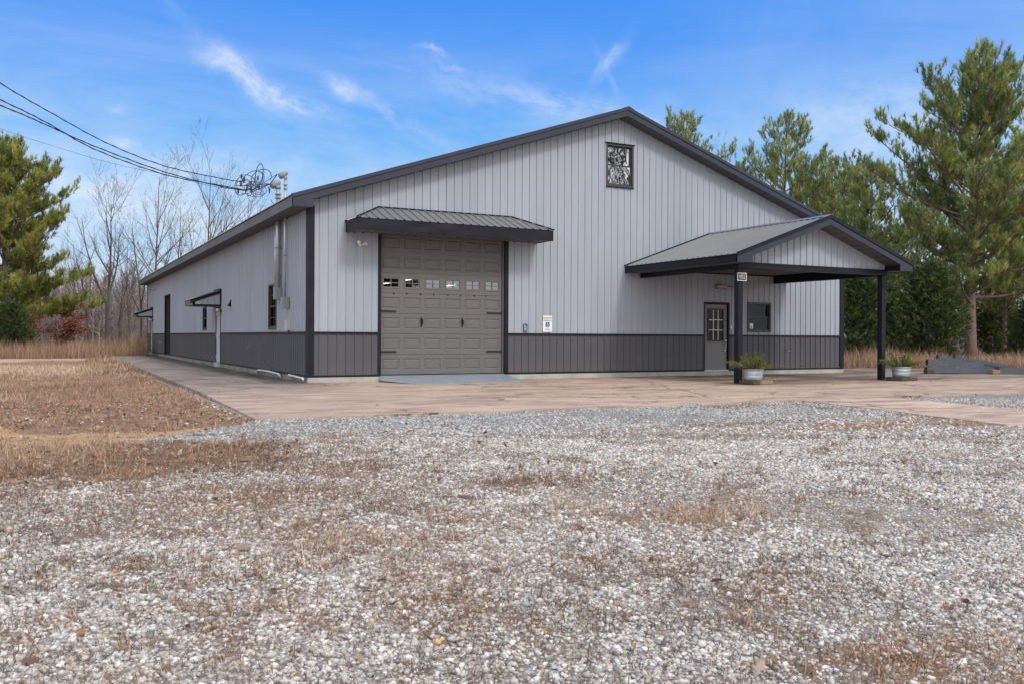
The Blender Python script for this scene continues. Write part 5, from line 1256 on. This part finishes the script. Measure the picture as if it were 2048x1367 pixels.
# the wood beyond, a mass of leafless stems
def woods():
    V = []; F = []; C = []; o = 0; rng = np.random.default_rng(61)
    def stem(p0, p1, w0, w1, c):
        nonlocal o
        d = p1-p0; s = np.cross(d, np.array([FV.x, FV.y, 0])); s /= np.linalg.norm(s)+1e-9; s2 = np.cross(d, s); s2 /= np.linalg.norm(s2)+1e-9
        V.extend([p0-s*w0, p0+s*w0*.5+s2*w0, p0+s*w0*.5-s2*w0, p1]); F.extend([o, o+1, o+3, o+1, o+2, o+3, o+2, o, o+3]); C.extend([c]*4); o += 4
    for u0, u1, n, z0_, z1_, h0, h1 in ((-230, 640, 1300, 76, 150, 5.2, 9.0), (1330, 2330, 520, 66, 130, 4.5, 8.5)):
        for _ in range(n):
            Z = rng.uniform(z0_, z1_); p = at(rng.uniform(u0, u1), Z, -.4); H = rng.uniform(h0, h1)*(.55+Z/220); base = np.array(p)
            c = np.array([(.24, .195, .185), (.19, .155, .145), (.28, .23, .215), (.15, .12, .11)][rng.integers(0, 4)])*rng.uniform(.85, 1.15)
            top = base+np.array([rng.normal(0, .5), rng.normal(0, .5), H]); stem(base, top, .085, 0, c)
            for k in range(44):
                t = rng.uniform(.08, .97); q = base+(top-base)*t; a = rng.uniform(0, 6.28); l = H*rng.uniform(.10, .34)*(1.15-t*.7)
                e_ = rng.uniform(.5, 1.35); dd = np.array([math.cos(a)*math.cos(e_), math.sin(a)*math.cos(e_), math.sin(e_)])
                stem(q, q+dd*l, rng.uniform(.022, .045), 0, c*rng.uniform(.85, 1.2))
            for k in range(14):                            # brush at its foot
                q = base+np.array([rng.normal(0, 1.2), rng.normal(0, 1.2), 0]); stem(q, q+np.array([rng.normal(0, .4), rng.normal(0, .4), rng.uniform(.8, 2.2)]), .04, 0, c*.85)
    return tag(np_mesh('far_woods', np.array(V), np.array(F), 3, M_WOODS, None, np.array(C)), kind='stuff')
woods()

# ================================================================== sky and light
SUN_EL, SUN_AZ = math.radians(42), math.radians(10)       # azimuth measured from -Y towards +X
sd = Vector((math.sin(SUN_AZ)*math.cos(SUN_EL), -math.cos(SUN_AZ)*math.cos(SUN_EL), math.sin(SUN_EL)))
sl = bpy.data.lights.new('sun', 'SUN'); sl.energy = 1.55; sl.angle = math.radians(11); sl.color = (1, .95, .88)
so = bpy.data.objects.new('sun', sl); COL.objects.link(so); so.rotation_euler = sd.to_track_quat('Z', 'Y').to_euler()
wd = bpy.data.worlds.new('World'); SC.world = wd; wd.use_nodes = True; nt = wd.node_tree; nt.nodes.clear(); LK = nt.links
out = nd(nt, 'ShaderNodeOutputWorld'); tc = nd(nt, 'ShaderNodeTexCoord'); D = tc.outputs['Generated']
sxyz = nd(nt, 'ShaderNodeSeparateXYZ'); LK.new(D, sxyz.inputs[0])
def vdot(v):
    n = nd(nt, 'ShaderNodeVectorMath', operation='DOT_PRODUCT'); LK.new(D, n.inputs[0]); n.inputs[1].default_value = tuple(v); return n.outputs['Value']
lat = vdot(RV); fwd = vdot(FV); zz = sxyz.outputs[2]
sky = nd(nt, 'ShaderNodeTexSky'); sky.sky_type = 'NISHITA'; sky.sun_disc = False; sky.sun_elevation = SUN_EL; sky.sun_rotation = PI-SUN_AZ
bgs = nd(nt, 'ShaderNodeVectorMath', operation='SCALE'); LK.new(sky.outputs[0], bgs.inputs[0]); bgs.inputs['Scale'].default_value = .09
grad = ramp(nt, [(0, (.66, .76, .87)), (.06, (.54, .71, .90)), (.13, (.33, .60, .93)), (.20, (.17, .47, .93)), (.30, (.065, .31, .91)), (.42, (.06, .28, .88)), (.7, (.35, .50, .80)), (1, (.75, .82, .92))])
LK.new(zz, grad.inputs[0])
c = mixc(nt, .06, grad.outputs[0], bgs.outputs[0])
# pale veil to the right and low down to the left
vs = noise_(nt, D, 2.6, 5, .6, .5)
veil = math_(nt, 'MULTIPLY', math_(nt, 'MULTIPLY_ADD', lat, 1.6, -.15, True), math_(nt, 'MULTIPLY_ADD', vs, 2.4, -.65, True))
c = mixc(nt, math_(nt, 'MULTIPLY', veil, .75), c, (.55, .70, .90))
mp = nd(nt, 'ShaderNodeMapping'); mp.inputs['Scale'].default_value = (1, 1, 4.5); mp.inputs['Rotation'].default_value = (0, .35, 0); LK.new(D, mp.inputs[0])
st = noise_(nt, mp.outputs[0], 2.3, 6, .62, .8)
low = math_(nt, 'MULTIPLY_ADD', zz, -3.6, 1.25, True)
c = mixc(nt, math_(nt, 'MULTIPLY', math_(nt, 'MULTIPLY', math_(nt, 'MULTIPLY_ADD', st, 3.2, -1.15, True), low), .8), c, (.74, .81, .92))
# wisps of cirrus
ang = math_(nt, 'DIVIDE', lat, fwd); elv = math_(nt, 'DIVIDE', zz, fwd); front = math_(nt, 'GREATER_THAN', fwd, .2)
cb = nd(nt, 'ShaderNodeCombineXYZ'); LK.new(ang, cb.inputs[0]); LK.new(elv, cb.inputs[1])
fine = noise_(nt, cb.outputs[0], 24, 7, .66, 1.2); mid = noise_(nt, cb.outputs[0], 7, 4, .6, .8)
def wisp(c0, u, v, lx, ly, rot, amt, sx=18, sy=60, bend=0.0):
    a0, e0 = (u-1024)/F_PX, (V0-v)/F_PX
    da = math_(nt, 'SUBTRACT', ang, a0); de = math_(nt, 'SUBTRACT', elv, e0); cr, sr = math.cos(rot), math.sin(rot)
    p = math_(nt, 'ADD', math_(nt, 'MULTIPLY', da, cr), math_(nt, 'MULTIPLY', de, sr)); q = math_(nt, 'SUBTRACT', math_(nt, 'MULTIPLY', de, cr), math_(nt, 'MULTIPLY', da, sr))
    q = math_(nt, 'ADD', q, math_(nt, 'MULTIPLY_ADD', mid, .05, -.025))
    if bend: q = math_(nt, 'ADD', q, math_(nt, 'MULTIPLY', math_(nt, 'MULTIPLY', p, p), bend))
    r2 = math_(nt, 'ADD', math_(nt, 'POWER', math_(nt, 'ABSOLUTE', math_(nt, 'DIVIDE', p, lx)), 2.0), math_(nt, 'POWER', math_(nt, 'ABSOLUTE', math_(nt, 'DIVIDE', q, ly)), 2.0))
    m_ = math_(nt, 'EXPONENT', math_(nt, 'MULTIPLY', r2, -1.0))
    cc = nd(nt, 'ShaderNodeCombineXYZ'); LK.new(math_(nt, 'MULTIPLY', p, sx), cc.inputs[0]); LK.new(math_(nt, 'MULTIPLY', q, sy), cc.inputs[1])
    s = noise_(nt, cc.outputs[0], 1.0, 6, .65, .7)
    f = math_(nt, 'MULTIPLY', m_, math_(nt, 'MULTIPLY_ADD', math_(nt, 'ADD', math_(nt, 'MULTIPLY', s, .7), math_(nt, 'MULTIPLY', fine, .3)), 4.2, -1.5, True))
    f = math_(nt, 'MULTIPLY', math_(nt, 'MULTIPLY', f, front), amt)
    return mixc(nt, math_(nt, 'MULTIPLY', f, .82), c0, (.83, .88, .95))
c = wisp(c, 440, 128, .024, .010, -.4, .7)
c = wisp(c, 500, 165, .050, .013, -.72, .8)
c = wisp(c, 575, 200, .050, .010, -.42, .75)
c = wisp(c, 684, 184, .017, .009, -.6, .8)
c = wisp(c, 760, 222, .070, .007, -.50, .40)
c = wisp(c, 865, 103, .018, .004, -.12, .6); c = wisp(c, 900, 128, .022, .0035, -.2, .5)
c = wisp(c, 1222, 118, .026, .006, .95, .55); c = wisp(c, 1215, 160, .03, .004, -1.1, .3)
c = wisp(c, 248, 286, .016, .006, -.2, .8); c = wisp(c, 235, 221, .010, .005, 0, .45)
c = wisp(c, 1150, 225, .16, .018, -.25, .45); c = wisp(c, 380, 60, .09, .010, -.8, .10)
c = wisp(c, 330, 395, .22, .04, 0, .8, 8, 20); c = wisp(c, 1800, 240, .16, .05, .1, .55, 8, 18)
# unseen sky around the sun brightened, added soft fill for the front wall
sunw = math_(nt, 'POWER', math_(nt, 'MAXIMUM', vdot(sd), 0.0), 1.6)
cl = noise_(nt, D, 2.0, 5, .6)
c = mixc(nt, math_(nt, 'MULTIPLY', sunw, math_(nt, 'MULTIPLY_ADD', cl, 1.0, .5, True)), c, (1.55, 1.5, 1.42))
side = math_(nt, 'POWER', math_(nt, 'MAXIMUM', math_(nt, 'MULTIPLY', vdot((-.80, -.52, .30)), 1.0), 0.0), 2.0)  # unseen sky to the left brightened as added fill for the side wall
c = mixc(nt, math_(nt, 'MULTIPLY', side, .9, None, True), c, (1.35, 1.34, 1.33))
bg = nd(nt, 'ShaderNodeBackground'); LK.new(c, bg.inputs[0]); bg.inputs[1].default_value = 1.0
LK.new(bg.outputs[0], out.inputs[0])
SC.cycles.max_bounces = 6; SC.cycles.diffuse_bounces = 3; SC.cycles.transparent_max_bounces = 8; SC.cycles.use_denoising = True
